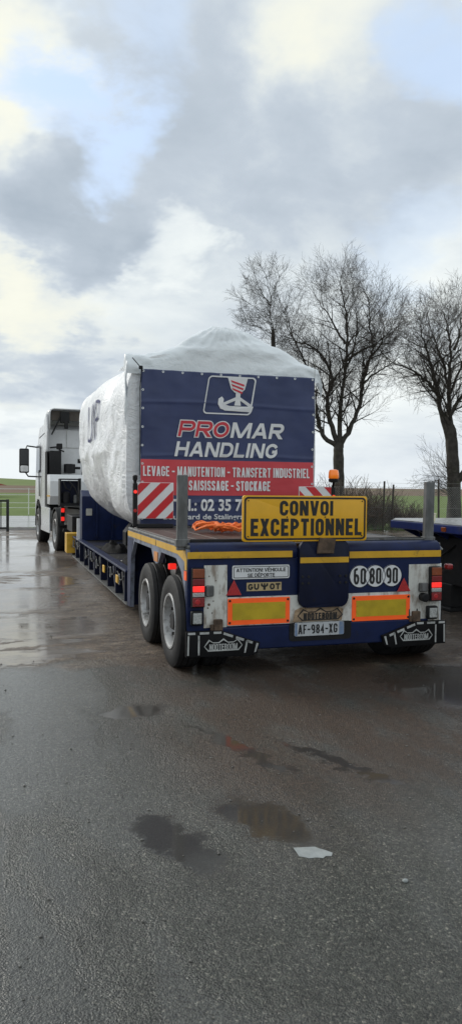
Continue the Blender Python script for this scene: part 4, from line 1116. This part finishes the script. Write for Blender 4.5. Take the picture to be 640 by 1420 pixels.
# cab shell: side profile extruded, slightly narrowed to the roof
def cabshell():
    bm = B()
    prf = [(1.95, 1.05), (1.95, 3.22), (2.1, 3.34), (2.7, 3.42), (3.5, 3.38), (3.75, 3.15), (3.95, 2.2), (4.02, 1.5), (4.02, .75), (3.92, .72), (3.85, 1.05), (3.55, 1.28), (3.05, 1.28), (2.75, 1.05)]
    prism(bm, prf, 'x', -1.22, 1.22, .03)
    for v in bm.verts:
        v.co.x *= 1-.05*sm((v.co.z-1.6)/1.9)
    return bm
cabm = TR.part('cab', cabshell(), white_c, smooth=True, ang=30)
# roof deflector: hollow shell open to the rear with dark inside
def loft_shell(secs, thick=.03):
    bm = B()
    A = []
    for y, pts in secs: A.append([bm.verts.new((x, y, z)) for x, z in pts])
    for a, b in zip(A, A[1:]):
        for i in range(len(a)-1): bm.faces.new((a[i], a[i+1], b[i+1], b[i]))
    return bm
def arch(w, z0, z1, r):
    return [(-w, z0), (-w, z1-r), (-w+r*.3, z1-r*.3), (-w+r, z1), (w-r, z1), (w-r*.3, z1-r*.3), (w, z1-r), (w, z0)]
bm = loft_shell([(1.45, arch(1.16, 3.18, 3.78, .12)), (2.2, arch(1.15, 3.2, 3.80, .12)), (3.0, arch(1.10, 3.25, 3.66, .12)), (3.75, arch(1.0, 3.2, 3.40, .1))])
rf = TR.part('roof_deflector', bm, white_c, cabm, smooth=True, ang=40)
md = rf.modifiers.new('thickness', 'SOLIDIFY'); md.thickness = .03
bm = B(); box(bm, -1.08, 1.08, 1.60, 1.66, 3.46, 3.72); TR.part('deflector_liner', bm, pm('taupe_liner', (.10, .085, .07), .7), cabm)
# rear edge side deflectors
for s in (-1, 1):
    bm = B(); prism(bm, [(1.62, 2.62), (1.95, 2.62), (1.97, 3.22), (1.75, 3.62), (1.62, 3.62), (1.50, 3.15)], 'x', s*1.17, s*1.215, .006)
    TR.part('side_deflector', bm, white_c, cabm)
    bm = B(); prism(bm, [(1.55, 1.10), (1.94, 1.10), (1.94, 2.60), (1.60, 2.60)], 'x', s*1.17, s*1.21, .006); TR.part('lower_deflector', bm, blk_pl, cabm)
    bm = B(); box(bm, s*1.2245-.0035, s*1.2245+.0035, 2.70, 2.715, 1.3, 2.9); box(bm, s*1.2245-.0035, s*1.2245+.0035, 2.72, 3.7, 1.92, 1.935); TR.part('door_seam', bm, blk_pl, cabm)
bm = B(); tube(bm, [(-1.1, 1.43, 3.05), (-.86, 1.44, 3.55)], .022, 6); TR.part('deflector_strut', bm, blk_pl, cabm)
bm = B(); box(bm, -.86, -.62, 1.40, 1.52, 3.38, 3.70, .01); box(bm, -.76, -.66, 1.36, 1.46, 3.22, 3.40, .01); TR.part('work_lamp', bm, blk_pl, cabm)
# rear wall seams
bm = B(); box(bm, -1.10, 1.10, 1.935, 1.945, 2.72, 2.735); box(bm, -.62, -.61, 1.935, 1.945, 2.735, 3.2); TR.part('wall_seam', bm, grey_p, cabm)
bm = B(); box(bm, -.30, -.22, 1.94, 1.948, 2.30, 2.42); TR.part('vent', bm, blk_pl, cabm)
# intake stack and accessories
bm = B(); box(bm, -1.14, -.82, 1.50, 1.92, 1.95, 2.62, .03, 2); box(bm, -1.14, -.90, 1.56, 1.88, 1.0, 1.95, .02); TR.part('air_intake', bm, blk_pl, cabm, smooth=True)
bm = B(); lathe(bm, [(2.00, .05), (2.01, .16), (2.26, .16), (2.27, .05)], (-.58, 1.62, 0), 'z', 18); box(bm, -.42, -.28, 1.6, 1.68, 2.12, 2.19, .01); TR.part('filter_housing', bm, blk_pl, cabm, smooth=True)
bm = B(); tube(bm, [(-1.12, 1.6, 2.70), (-.84, 1.55, 2.74)], .02, 6); box(bm, -.95, -.80, 1.45, 1.6, 2.66, 2.82, .02, 2); tube(bm, [(-.9, 1.5, 2.65), (-.75, 1.5, 2.60)], .02, 6); TR.part('rear_lamp', bm, blk_pl, cabm)
bm = B(); tube(bm, [(-.24, 1.6, 1.55), (-.24, 1.58, 2.05)], .012, 6); TR.part('coil_hose_mast', bm, blk_pl, cabm)
# white equipment locker behind the cab
bm = B(); prism(bm, [(.95, 1.38), (.95, 1.78), (1.10, 1.96), (1.85, 1.96), (1.85, 1.15), (1.10, 1.15)], 'x', -1.20, .9, .012); lk = TR.part('equipment_locker', bm, white_c, smooth=True, ang=30)
bm = B(); box(bm, -1.206, -1.2, .98, 1.84, 1.36, 1.40); TR.part('reflective_strip', bm, yel_block, lk)
# chassis
bm = B(); box(bm, -.45, -.33, -1.0, 3.9, .72, 1.0); box(bm, .33, .45, -1.0, 3.9, .72, 1.0); box(bm, -.45, .45, -.95, -.85, .74, .98); TR.part('chassis', bm, dark_st)
bm = B(); prism(bm, [(-.45, 1.02), (.3, 1.02), (.45, 1.10), (.2, 1.14), (-.55, 1.10)], 'x', -.45, .45, .01); TR.part('fifth_wheel', bm, dark_st)
bm = B(); box(bm, -1.16, -.62, .95, 2.35, .42, .98, .06, 3); TR.part('fuel_tank', bm, galv, smooth=True)
bm = B(); box(bm, .62, 1.16, .95, 2.35, .42, .98, .06, 3); TR.part('fuel_tank', bm, galv, smooth=True)
for s in (-1, 1):
    bm = B(); prism(bm, [(1.0, .38), (2.75, .38), (2.72, 1.06), (1.05, 1.06)], 'x', s*1.18, s*1.215, .01); TR.part('side_fairing', bm, white_c)
# mudguards at the rear axle and front arch
def guard(y, r, x0, x1, a0, a1, name, mat, cz=.50):
    bm = B(); rows = []
    for k in range(13):
        a = R(a0+(a1-a0)*k/12)
        rows.append([bm.verts.new((x, y+q*math.cos(a), cz+q*math.sin(a))) for x, q in ((x0, r), (x1, r), (x1, r+.03), (x0, r+.03))])
    for a, b in zip(rows, rows[1:]):
        for i in range(4): bm.faces.new((a[i], a[(i+1) % 4], b[(i+1) % 4], b[i]))
    bm.faces.new(rows[0][::-1]); bm.faces.new(rows[-1])
    return TR.part(name, bm, mat, smooth=True, ang=40)
for s in (-1, 1):
    guard(0, .57, s*.66, s*1.22, 15, 165, 'mudguard', blk_pl)
    guard(3.30, .58, s*.95, s*1.235, -5, 178, 'wheel_arch', blk_pl)
    wheel(s*1.235, 3.30, s, .51, .31, TT=TR)
    wheel(s*1.22, 0, s, .51, .28, TT=TR)
    wheel(s*.92, 0, s, .51, .28, TT=TR)
# rear panel with light cluster
bm = B(); box(bm, -1.12, -.56, -.98, -.95, .70, 1.16, .008); rp = TR.part('rear_panel', bm, grey_p)
bm = B(); box(bm, -1.215, -1.125, -1.02, -.95, .76, 1.14, .01); lt = TR.part('tail_light', bm, blk_pl)
for z in (.80, 1.01):
    bm = B(); box(bm, -1.21, -1.13, -1.035, -1.021, z, z+.10, .006); TR.part('lit_red_lens', bm, lens_on, lt)
bm = B(); tube(bm, [(-1.05, -1.0, 1.12), (-.8, -1.0, 1.10), (-.62, -1.0, 1.03)], .02, 6); TR.part('panel_strut', bm, blk_pl, rp)
bm = B(); box(bm, -.92, -.78, -1.02, -.985, .62, .67, .005); TR.part('marker_lens', bm, lens_on)
bm = B(); box(bm, -1.15, -.50, -.98, -.90, .52, .60, .01); TR.part('rear_bar', bm, dark_st)
# mirror, grab rail, door line, side window
for s in (-1, 1):
    bm = B(); tube(bm, [(s*1.18, 3.70, 2.80), (s*1.50, 3.73, 2.84), (s*1.55, 3.73, 2.70)], .022, 6); tube(bm, [(s*1.18, 3.70, 1.92), (s*1.46, 3.73, 1.93), (s*1.55, 3.73, 2.06)], .022, 6)
    ma = TR.part('mirror_arm', bm, blk_pl, cabm)
    bm = B(); box(bm, s*1.58-.14, s*1.58+.14, 3.68, 3.83, 2.03, 2.76, .04, 3); TR.part('mirror', bm, blk_pl, cabm, smooth=True)
    bm = B(); prism(bm, rrect(s*1.58-.115, s*1.58+.115, 2.28, 2.72, .04), 'y', 3.679, 3.676); TR.part('mirror_glass', bm, glass_d, cabm)
    bm = B(); prism(bm, rrect(s*1.58-.115, s*1.58+.115, 2.07, 2.25, .04), 'y', 3.679, 3.676); TR.part('mirror_glass', bm, pm('pale_mirror', (.5, .52, .53), .1, metal=.8), cabm)
    bm = B(); prism(bm, [(2.95, 2.05), (3.78, 2.05), (3.66, 2.85), (2.95, 2.85)], 'x', s*1.222, s*1.229); TR.part('side_window', bm, glass_d, cabm)
    bm = B(); tube(bm, [(s*1.245, 2.85, 1.35), (s*1.255, 2.85, 2.1)], .015, 6); TR.part('grab_rail', bm, blk_pl, cabm)
bm = B(); prism(bm, [(-1.1, 2.0), (1.1, 2.0), (1.05, 3.05), (-1.05, 3.05)], 'y', 0, .006)
for v in bm.verts: v.co.y += 4.0-(v.co.z-2.0)*.235
TR.part('windscreen', bm, glass_d, cabm)
bm = B(); tube(bm, [(-1.1, 2.2, 3.22), (-1.32, 2.2, 3.0), (-1.32, 2.2, 2.98)], .012, 6); TR.part('aerial', bm, blk_pl, cabm)

# ------------------------------------------------------------------ parked trailer on the right
P = Thing('parked_trailer', 'second dark blue flat trailer parked at the right edge of the yard', 'trailer', (7.0, 7.4, 0))
bm = B(); prism(bm, [(5.72, 3.6), (8.2, 3.6), (8.2, 10.4), (7.9, 10.9), (6.05, 10.9), (5.72, 10.4)], 'z', 1.08, 1.19, .01); P.part('neck_deck', bm, blue_par)
bm = B(); prism(bm, [(5.74, 3.7), (8.18, 3.7), (8.18, 10.4), (7.88, 10.87), (6.07, 10.87), (5.74, 10.38)], 'z', 1.192, 1.203); P.part('deck_plate', bm, deckplate)
bm = B(); box(bm, 6.15, 7.75, 7.3, 10.3, .66, 1.078, .02); box(bm, 6.0, 6.3, 8.9, 9.8, .34, 1.02, .02); box(bm, 7.6, 7.9, 8.9, 9.8, .34, 1.02, .02); P.part('neck_frame', bm, dark_st)
bm = B(); box(bm, 5.98, 6.25, 9.15, 9.45, .04, .36, .01); box(bm, 5.9, 6.33, 9.05, 9.55, .0, .045, .006); P.part('landing_leg', bm, dark_st)
bm = B(); box(bm, 7.62, 7.88, 9.15, 9.45, .04, .36, .01); box(bm, 7.55, 7.95, 9.05, 9.55, .0, .045, .006); P.part('landing_leg', bm, dark_st)
bm = B(); box(bm, 6.1, 7.8, 3.7, 7.3, .45, 1.078, .02); P.part('chassis', bm, dark_st)
for k in range(7):
    y = 7.6+k*.42
    bm = B(); prism(bm, [(5.76, 1.078), (6.15, 1.078), (6.15, .90)], 'y', y, y+.03); P.part('deck_gusset', bm, blue_par)
bm = B(); tube(bm, [(5.95, 9.95, 1.05), (5.9, 9.7, .82), (5.95, 9.4, .72), (6.0, 9.1, .9)], .015, 6); P.part('air_hose', bm, blk_pl)
bm = B(); box(bm, 5.70, 5.722, 8.9, 9.0, 1.10, 1.16, .004); P.part('side_marker', bm, lens_a)
for y in (4.3, 5.6):
    for xo, sg in ((5.75, -1), (8.17, 1)): wheel(xo, y, sg, TT=P)
bm = B(); box(bm, 5.735, 5.765, 8.16, 8.46, .30, 1.0, .004); pb = P.part('striped_panel', bm, white_i)
for z in (.36, .62, .86):
    bm = B(); box(bm, 5.73, 5.766, 8.155, 8.465, z, z+.13); P.part('red_stripe', bm, red_i, pb)
bm = B(); box(bm, 5.70, 5.80, 8.12, 8.5, .24, .30, .006); P.part('panel_foot', bm, blk_pl, pb)
bm = B(); lathe(bm, [(1.204, .065), (1.215, .072), (1.30, .078), (1.305, .085), (1.32, .085), (1.325, .03)], (5.98, 9.72, 0), 'z', 18)
solo('plastic_bucket', bm, cream_m, 'small cream plastic tub on the parked blue trailer', 'tub', (5.98, 9.72, 1.203), smooth=True)

# ------------------------------------------------------------------ chain-link fence on the right
FO = Vector((7.5, 30.3, 0)); FD = Vector((.9558, -.2937, 0)); FN = Vector((.2937, .9558, 0)); FL = 20.
F = Thing('chain_link_fence', 'grey chain link fence along the edge of the yard in front of the trees', 'fence', FO)
at = lambda s, z, d=0.: FO+FD*s+FN*d+Vector((0, 0, z))
HF = 1.75
for i, s in enumerate((.3, 2.2, 4.2, 6.2, 7.9, 8.25, 10.15, 11.3, 13.3, 15.3, 17.3, 19.6)):
    bm = B(); h = 1.95+.12*math.sin(i*2.3); lx = .03*math.sin(i*1.7)
    tube(bm, [at(s, -.05), at(s+lx, h*.6), at(s+lx*2, h)], [.045, .042, .040], 7); F.part('fence_post', bm, post_w)
bm = B()
def wire(a, b, r): tube(bm, [a, b], r, 3, cap=False)
d_ = .09
ns = int((FL+HF)/d_)
for k in range(ns):
    s0 = k*d_
    # rising right, rising left
    for dirn in (1, -1):
        if dirn > 0: a, b = (s0-HF, 0.), (s0, HF)
        else: a, b = (s0, 0.), (s0-HF, HF)
        (sa, za), (sb, zb) = sorted((a, b))
        if sb < 0 or sa > FL: continue
        if sa < 0: t = -sa/(sb-sa); za += (zb-za)*t; sa = 0
        if sb > FL: t = (sb-FL)/(sb-sa); zb -= (zb-za)*t; sb = FL
        wire(at(sa, za, .004*dirn), at(sb, zb, .004*dirn), .0028)
nm_ = F.part('wire_mesh', bm, wire_m); nm_['kind'] = 'stuff'
for z in (.05, .9, 1.74, 1.9):
    bm = B(); tube(bm, [at(FL*i/20, z+.012*math.sin(i*1.9), -.012) for i in range(21)], .0045, 4); F.part('straining_wire', bm, wire_m)

# ------------------------------------------------------------------ bare trees
def tree(name, label, base, spec, seed, r0, crown_scale=1., twig=1., suckers=0):
    rng = random.Random(seed)
    t = Thing(name, label, 'tree', base, group='bare trees along the fence')
    bx = Vector(base)
    U_ = Vector((.9558, -.2937, 0)); D_ = Vector((.2937, .9558, 0)); Z_ = Vector((0, 0, 1))
    tb, cb = B(), B()
    cnt = [0]
    def rv(): return Vector((rng.gauss(0, 1), rng.gauss(0, 1), rng.gauss(0, 1)))
    def grow(p, d, L, r, lvl):
        step = {1: .32, 2: .24, 3: .17, 4: .13}.get(lvl, .12)
        n_ = max(3, int(L/step)); step = L/n_
        pts = [p.copy()]; rad = [r]
        d = d.normalized()
        droop = rng.uniform(-.05, .13)
        bend = rv()*.05
        for i in range(n_):
            tt = (i+1)/n_
            d = (d+rv()*.10+bend+Z_*(droop if lvl < 4 else rng.uniform(-.10, .10))).normalized()
            p = p+d*step; pts.append(p.copy()); rad.append(max(.0026, r*(1-.80*tt)))
        tube(tb if lvl < 2 else cb, pts, rad, {1: 6, 2: 5, 3: 3}.get(lvl, 3), cap=False); cnt[0] += 1
        kids(pts, rad, L, lvl, .18)
    def kids(pts, rad, L, lvl, start):
        if lvl >= 4: return
        gap = {0: .22, 1: .20, 2: .155, 3: .14}[lvl]/twig
        acc = 0; side = rng.random()*6.28
        for i in range(1, len(pts)):
            seg = (pts[i]-pts[i-1]); acc += seg.length
            tt = i/(len(pts)-1)
            while acc > gap:
                acc -= gap*rng.uniform(.7, 1.35)
                if tt < start: continue
                d = seg.normalized(); o = d.orthogonal().normalized(); o.rotate(Matrix.Rotation(side, 3, d)); side += 2.4+rng.uniform(-.5, .5)
                ang_ = rng.uniform(.45, .95)
                nd = d*math.cos(ang_)+o*math.sin(ang_)
                base_L = {0: 1.95, 1: 1.05, 2: .66, 3: .40}[lvl]*crown_scale
                nl = base_L*(1.12-.72*tt)*rng.uniform(.55, 1.25)
                if nl < .12: continue
                grow(pts[i].lerp(pts[i-1], rng.random()), nd, nl, min(rad[i]*.62, {0: .036, 1: .016, 2: .0075, 3: .0048}[lvl]), lvl+1)
        # tip whips
        for q in range(2 if lvl < 3 else 1):
            grow(pts[-1], (pts[-1]-pts[-2]).normalized()+rv()*.25, {0: .7, 1: .5, 2: .36, 3: .28}[lvl]*crown_scale*rng.uniform(.6, 1.2), max(rad[-1], .005), lvl+1)
    tr = spec['trunk']
    smooth_pts = []
    def densify(pp, n_=4):
        out = []
        for i in range(len(pp)-1):
            p0, p1, p2, p3 = pp[max(0, i-1)], pp[i], pp[i+1], pp[min(len(pp)-1, i+2)]
            for k in range(n_):
                s = k/n_
                out.append(.5*((2*p1)+(p2-p0)*s+(2*p0-5*p1+4*p2-p3)*s*s+(3*p1-p0-3*p2+p3)*s**3))
        out.append(pp[-1]); return out
    trunk = densify([bx+U_*u+Z_*z for u, z in tr], 5)
    top = trunk[-1]; m_ = len(trunk)
    tube(tb, trunk, [r0*(1.30-.30*min(1, i/4))*(1-.22*i/m_)*(1+.05*math.sin(i*2.1)) for i in range(m_)], 12, cap=False)
    tube(tb, [top-Z_*.02, top+Z_*.18, top+Z_*.36, top+Z_*.5], [r0*.80, r0*.68, r0*.42, r0*.08], 12)
    for k, pp in spec.items():
        if k == 'trunk': continue
        dep = rng.uniform(-1.5, 1.5)*crown_scale
        n_ = len(pp)
        P3 = [bx+U_*u+Z_*z+D_*dep*(i/(n_-1))**1.2 for i, (u, z) in enumerate(pp)]
        if abs(pp[0][1]-tr[-1][1]) < 1.: P3 = [bx+U_*tr[-1][0]+Z_*(tr[-1][1]-.7)]+P3
        pts = densify(P3, 5)
        pts = [q+rv()*.022 if 0 < i < len(pts)-1 else q for i, q in enumerate(pts)]
        z0 = pp[0][1]
        rs_ = r0*(.60 if z0 < 5.2 else .28)*(1 if k in 'abcd' else .8)
        rad = [max(.010, rs_*(1-.93*(i/(len(pts)-1))**.62)) for i in range(len(pts))]
        tube(tb, pts, rad, 8, cap=False)
        kids(pts, rad, 5, 0, .22)
    for k in range(suckers):
        a = rng.uniform(-1.3, .5)
        grow(bx+Z_*rng.uniform(1.2, 2.2), (U_*(-.9+.35*rng.random())+Z_*rng.uniform(.2, .9)+D_*rng.uniform(-.6, .6)), rng.uniform(1.0, 2.0), .014, 2)
    t.part('trunk', tb, bark, smooth=True, ang=70)
    c = t.part('crown', cb, twig_m, smooth=True, ang=80)
    return cnt[0]
T1 = {'trunk':[(0,-0.10),(-0.03,0.96),(-0.06,2.20),(-0.09,3.37)],
'a':[(-0.06,3.38),(-0.68,3.89),(-0.99,4.51),(-1.18,5.59),(-1.61,7.10),(-2.16,8.34),(-2.41,9.20)],
'b':[(-0.15,3.59),(-0.56,4.82),(-0.62,5.60),(-0.43,6.15),(-0.74,6.99),(-1.3,7.55),(-2.16,7.84),(-2.78,8.04)],
'c':[(-0.05,3.60),(-0.06,4.98),(0,5.76),(0.15,7.37),(0.06,8.61),(-0.15,9.52),(-0.31,10.12)],
'd':[(0,3.50),(0.3,4.10),(0.77,5.15),(0.93,6.23),(1.14,7.13),(1.33,7.67),(1.18,8.62),(1.14,9.48),(0.93,10.12)],
'e':[(0.09,7.12),(0.77,7.57),(1.55,7.98),(2.1,8.52),(2.3,9.00)],
'g':[(0.06,6.53),(0.53,7.86),(0.62,8.86),(0.49,9.80)],
'h':[(0.12,7.86),(-0.46,8.85),(-0.93,9.48),(-1.24,9.96)],
'i':[(1.18,7.26),(1.7,7.87),(1.92,8.62),(1.86,9.32)],
'k':[(0.93,6.20),(1.5,6.7),(2.1,7.05),(2.6,7.5)],
'l':[(-1.15,5.4),(-1.7,6.3),(-2.3,6.9)],
'j':[(-0.62,5.75),(-0.93,6.52),(-1.18,7.11)]}
T2 = {'trunk':[(0,-0.10),(0,1.32),(-0.09,2.87),(-0.19,4.11)],
'a':[(-0.19,4.11),(-0.25,5.34),(-0.19,6.58),(-0.09,7.90),(-0.19,8.90),(-0.3,9.56)],
'b':[(-0.19,4.35),(-0.65,5.03),(-0.87,5.80),(-1.48,6.41),(-2.2,6.80),(-2.9,7.04)],
'c':[(0.02,2.00),(0.62,2.88),(1.05,4.43),(1.24,5.98),(1.36,7.66)],
'd':[(-0.25,5.81),(-0.56,7.15),(-0.87,8.23),(-1.14,9.16)],
'e':[(-0.22,5.90),(0.43,7.66),(0.74,8.76),(0.87,9.56)],
'g':[(-0.62,4.97),(-0.93,6.26),(-1.33,7.32),(-1.69,8.04),(-1.84,8.60)],
'h':[(-0.22,4.88),(0.68,6.28),(1.61,7.67),(2.07,8.60)],
'i':[(-0.12,7.66),(0.19,8.74),(0.25,9.64)]}
T3 = {'trunk':[(0.0,-0.1),(0.0,4.03),(-0.03,6.5),(-0.09,8.05)],
'a':[(-0.09,8.05),(-0.22,8.97),(-0.19,9.7),(0.09,10.4)],
'b':[(-0.15,8.82),(-0.8,9.24),(-1.2,9.4)],
'c':[(-0.19,9.45),(-0.68,10.0),(-0.9,10.4)],
'd':[(-0.09,8.2),(-0.71,8.45),(-1.2,8.5)],
'e':[(-0.09,7.74),(0.43,8.4),(0.6,9.0)],
'g':[(-0.19,9.7),(-0.37,10.3),(-0.5,10.6)]}
nA = tree('bare_tree', 'tall bare tree with a forked trunk standing behind the amber beacon', (14.13, 30.14, -.05), T1, 11, .275)
nB = tree('bare_tree', 'thick bare tree at the right edge behind the chain link fence', (18.80, 28.70, -.05), T2, 23, .31, suckers=26)
nC = tree('bare_tree', 'slim bare tree whose crown rises above the roof of the wrapped load', (11.41, 30.97, -.05), T3, 31, .12, .62, 1.25)

# brambles and dead growth along the fence
def bramble(s, d, w, h, n_, label, seed, leaves=40):
    rng = random.Random(seed); c = at(s, 0, d)
    t = Thing('bramble_bush', label, 'bush', c, group='bushes along the fence')
    bm = B()
    for k in range(n_):
        a = rng.uniform(0, 6.28); r_ = w*math.sqrt(rng.random())*.6
        p = c+FD*r_*math.cos(a)+FN*r_*.5*math.sin(a)
        dr = (FD*math.cos(a)*.6+FN*math.sin(a)*.4+Vector((0, 0, 1.2))).normalized()
        L_ = h*rng.uniform(.5, 1.15); pts = [p]; q = p.copy(); dd_ = dr
        for i in range(7):
            dd_ = (dd_+Vector((rng.gauss(0, .14), rng.gauss(0, .14), rng.gauss(-.05, .12)))).normalized(); q = q+dd_*L_/7; pts.append(q.copy())
            if i > 1 and rng.random() < .8:
                e = (dd_+Vector((rng.gauss(0, .6), rng.gauss(0, .6), rng.gauss(.1, .4)))).normalized()*L_*rng.uniform(.15, .35)
                tube(bm, [q, q+e*.5+Vector((0, 0, .02)), q+e], [.009, .007, .005], 3, cap=False)
        tube(bm, pts, [.013*(1-.6*i/7) for i in range(8)], 3, cap=False)
    t.part('stems', bm, bram)
    bm = B()
    for k in range(leaves):
        a = rng.uniform(0, 6.28); r_ = w*math.sqrt(rng.random())*.9
        p = c+FD*r_*math.cos(a)+FN*r_*.5*math.sin(a)+Vector((0, 0, h*rng.uniform(.05, .72)*(1-.5*(r_/w)**2)))
        x = Vector((rng.gauss(0, 1), rng.gauss(0, 1), rng.gauss(0, 1))).normalized()*rng.uniform(.025, .055); y = x.orthogonal().normalized()*x.length*.6
        bm.faces.new([bm.verts.new(p+v) for v in (-x, y, x, -y)])
    lf = t.part('leaves', bm, leaf_d); lf['kind'] = 'stuff'
bramble(6.4, .7, .9, 1.75, 300, 'tall brown tangle of dead stems right of the yellow sign', 1, 1300)
bramble(7.6, .8, .7, 1.5, 240, 'brown dead bush beside the pair of leaning fence posts', 2, 1000)
bramble(8.9, .9, .8, 1.0, 240, 'low grey brown bramble at the right end of the dead bushes', 3, 1100)
bramble(5.2, .8, .8, 1.5, 200, 'dead bush half hidden behind the yellow sign', 4, 800)
bramble(10.6, .9, 1.0, .42, 90, 'low reddish leaf bank left of the right stake', 5, 1500)
bramble(12.4, .9, 1.1, .45, 90, 'low reddish leaf bank behind the parked blue trailer', 6, 1500)
# rough grass at the foot of the fence
bm = B(); rg = random.Random(9)
for k in range(5000):
    s = rg.uniform(3.5, 18); d = rg.uniform(-.35, 1.6); p = at(s, -.012, d); h = rg.uniform(.08, .32)*(1.2-.4*abs(d-.5)); a = rg.uniform(0, 6.28); w_ = .008
    l = Vector((rg.gauss(0, .06), rg.gauss(0, .06), h))
    bm.faces.new([bm.verts.new(q) for q in (p+Vector((w_*math.cos(a), w_*math.sin(a), 0)), p-Vector((w_*math.cos(a), w_*math.sin(a), 0)), p+l)])
tag(link('verge_grass', done(bm, 'verge_grass'), hedge_g), 'rough green grass at the foot of the chain link fence', 'grass', kind='stuff')

# ------------------------------------------------------------------ left side: gate, tape fence, shed
G = Thing('yard_gate', 'black steel yard gate at the left edge of the yard', 'gate', (-.6, 28.75, 0))
bm = B(); box(bm, .42, .52, 28.70, 28.80, -.02, 1.15, .006); box(bm, -2.6, -2.5, 28.70, 28.80, -.02, 1.15, .006); G.part('gate_post', bm, gate_m)
bm = B(); box(bm, -2.5, .42, 28.72, 28.78, 1.06, 1.13, .004); G.part('gate_rail', bm, gate_m)
bm = B(); box(bm, -2.5, .42, 28.72, 28.78, .08, .15, .004); G.part('gate_rail', bm, gate_m)
for i in range(10):
    x = .24-i*.26
    bm = B(); box(bm, x-.018, x+.018, 28.735, 28.765, .15, 1.06); G.part('gate_bar', bm, gate_m)
H = Thing('paddock_fence', 'white tape paddock fence along the far side of the road', 'fence', (0, 45.5, 0))
for i in range(14):
    x = -11.3+i*2.2
    bm = B(); box(bm, x-.025, x+.025, 45.47, 45.53, -.02, 1.5, .004); H.part('fence_post', bm, tape_m)
for z in (.38, .66, 1.12, 1.45):
    bm = B(); box(bm, -14, 18, 45.455, 45.465, z-.016, z+.016); H.part('fence_tape', bm, tape_m)
HS = Thing('farm_shed', 'small pale shed with a low red roof at the far left edge', 'shed', (-1.5, 112, 0))
bm = B(); box(bm, -9, .55, 110, 116, -.05, 1.55); HS.part('wall', bm, render_w)
bm = B(); prism(bm, [(-10.2, 1.5), (1.75, 1.62), (.2, 2.0), (-4.2, 2.75), (-9, 2.3)], 'y', 109.6, 116.4); rfo = HS.part('roof', bm, brick_r)
bm = B(); box(bm, -2.2, -1.2, 109.95, 109.99, .5, 1.2); HS.part('window', bm, glass_d)

# ------------------------------------------------------------------ loose things on the ground
bm = B(); rg = random.Random(4)
for k in range(420):
    y = rg.uniform(1.9, 16) if k < 300 else rg.uniform(1.9, 5.5)
    x = rg.uniform(-.6, .62)*y*.55+y*.32
    if x > 1.4 and y > 6.5: continue
    r_ = rg.choice((.003, .003, .004, .005, .007))*(1+.06*y)
    m4 = Matrix.Translation((x, y, r_*.35)) @ Matrix.Rotation(rg.uniform(0, 3), 4, 'Z') @ Matrix.Diagonal((r_, r_*rg.uniform(.6, 1), r_*.6, 1))
    bmesh.ops.create_icosphere(bm, subdivisions=1, radius=1, matrix=m4)
tag(link('gravel', done(bm, 'gravel', True, 60), stone_m), 'loose dark grit scattered over the wet yard', 'gravel', kind='stuff')
bm = B(); m4 = Matrix.Translation((1.66, 2.84, .006)) @ Matrix.Diagonal((.014, .011, .009, 1)); bmesh.ops.create_icosphere(bm, subdivisions=2, radius=1, matrix=m4)
for v in bm.verts: v.co += v.co.normalized()*.0
solo('pebble', bm, pale_m, 'small pale pebble lying on the asphalt at the lower right', 'pebble', (1.66, 2.84, 0), smooth=True)
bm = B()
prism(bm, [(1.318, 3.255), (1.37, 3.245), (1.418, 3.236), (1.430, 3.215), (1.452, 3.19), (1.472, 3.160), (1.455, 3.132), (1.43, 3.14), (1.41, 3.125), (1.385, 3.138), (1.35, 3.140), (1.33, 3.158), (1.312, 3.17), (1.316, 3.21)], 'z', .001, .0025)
solo('puddle_glint', bm, pale_m, 'painted pale sky glint laid flat at the edge of the brown puddle', 'glint', (1.4, 3.19, 0))  # sky reflection on the water, painted as a thin pale sheet
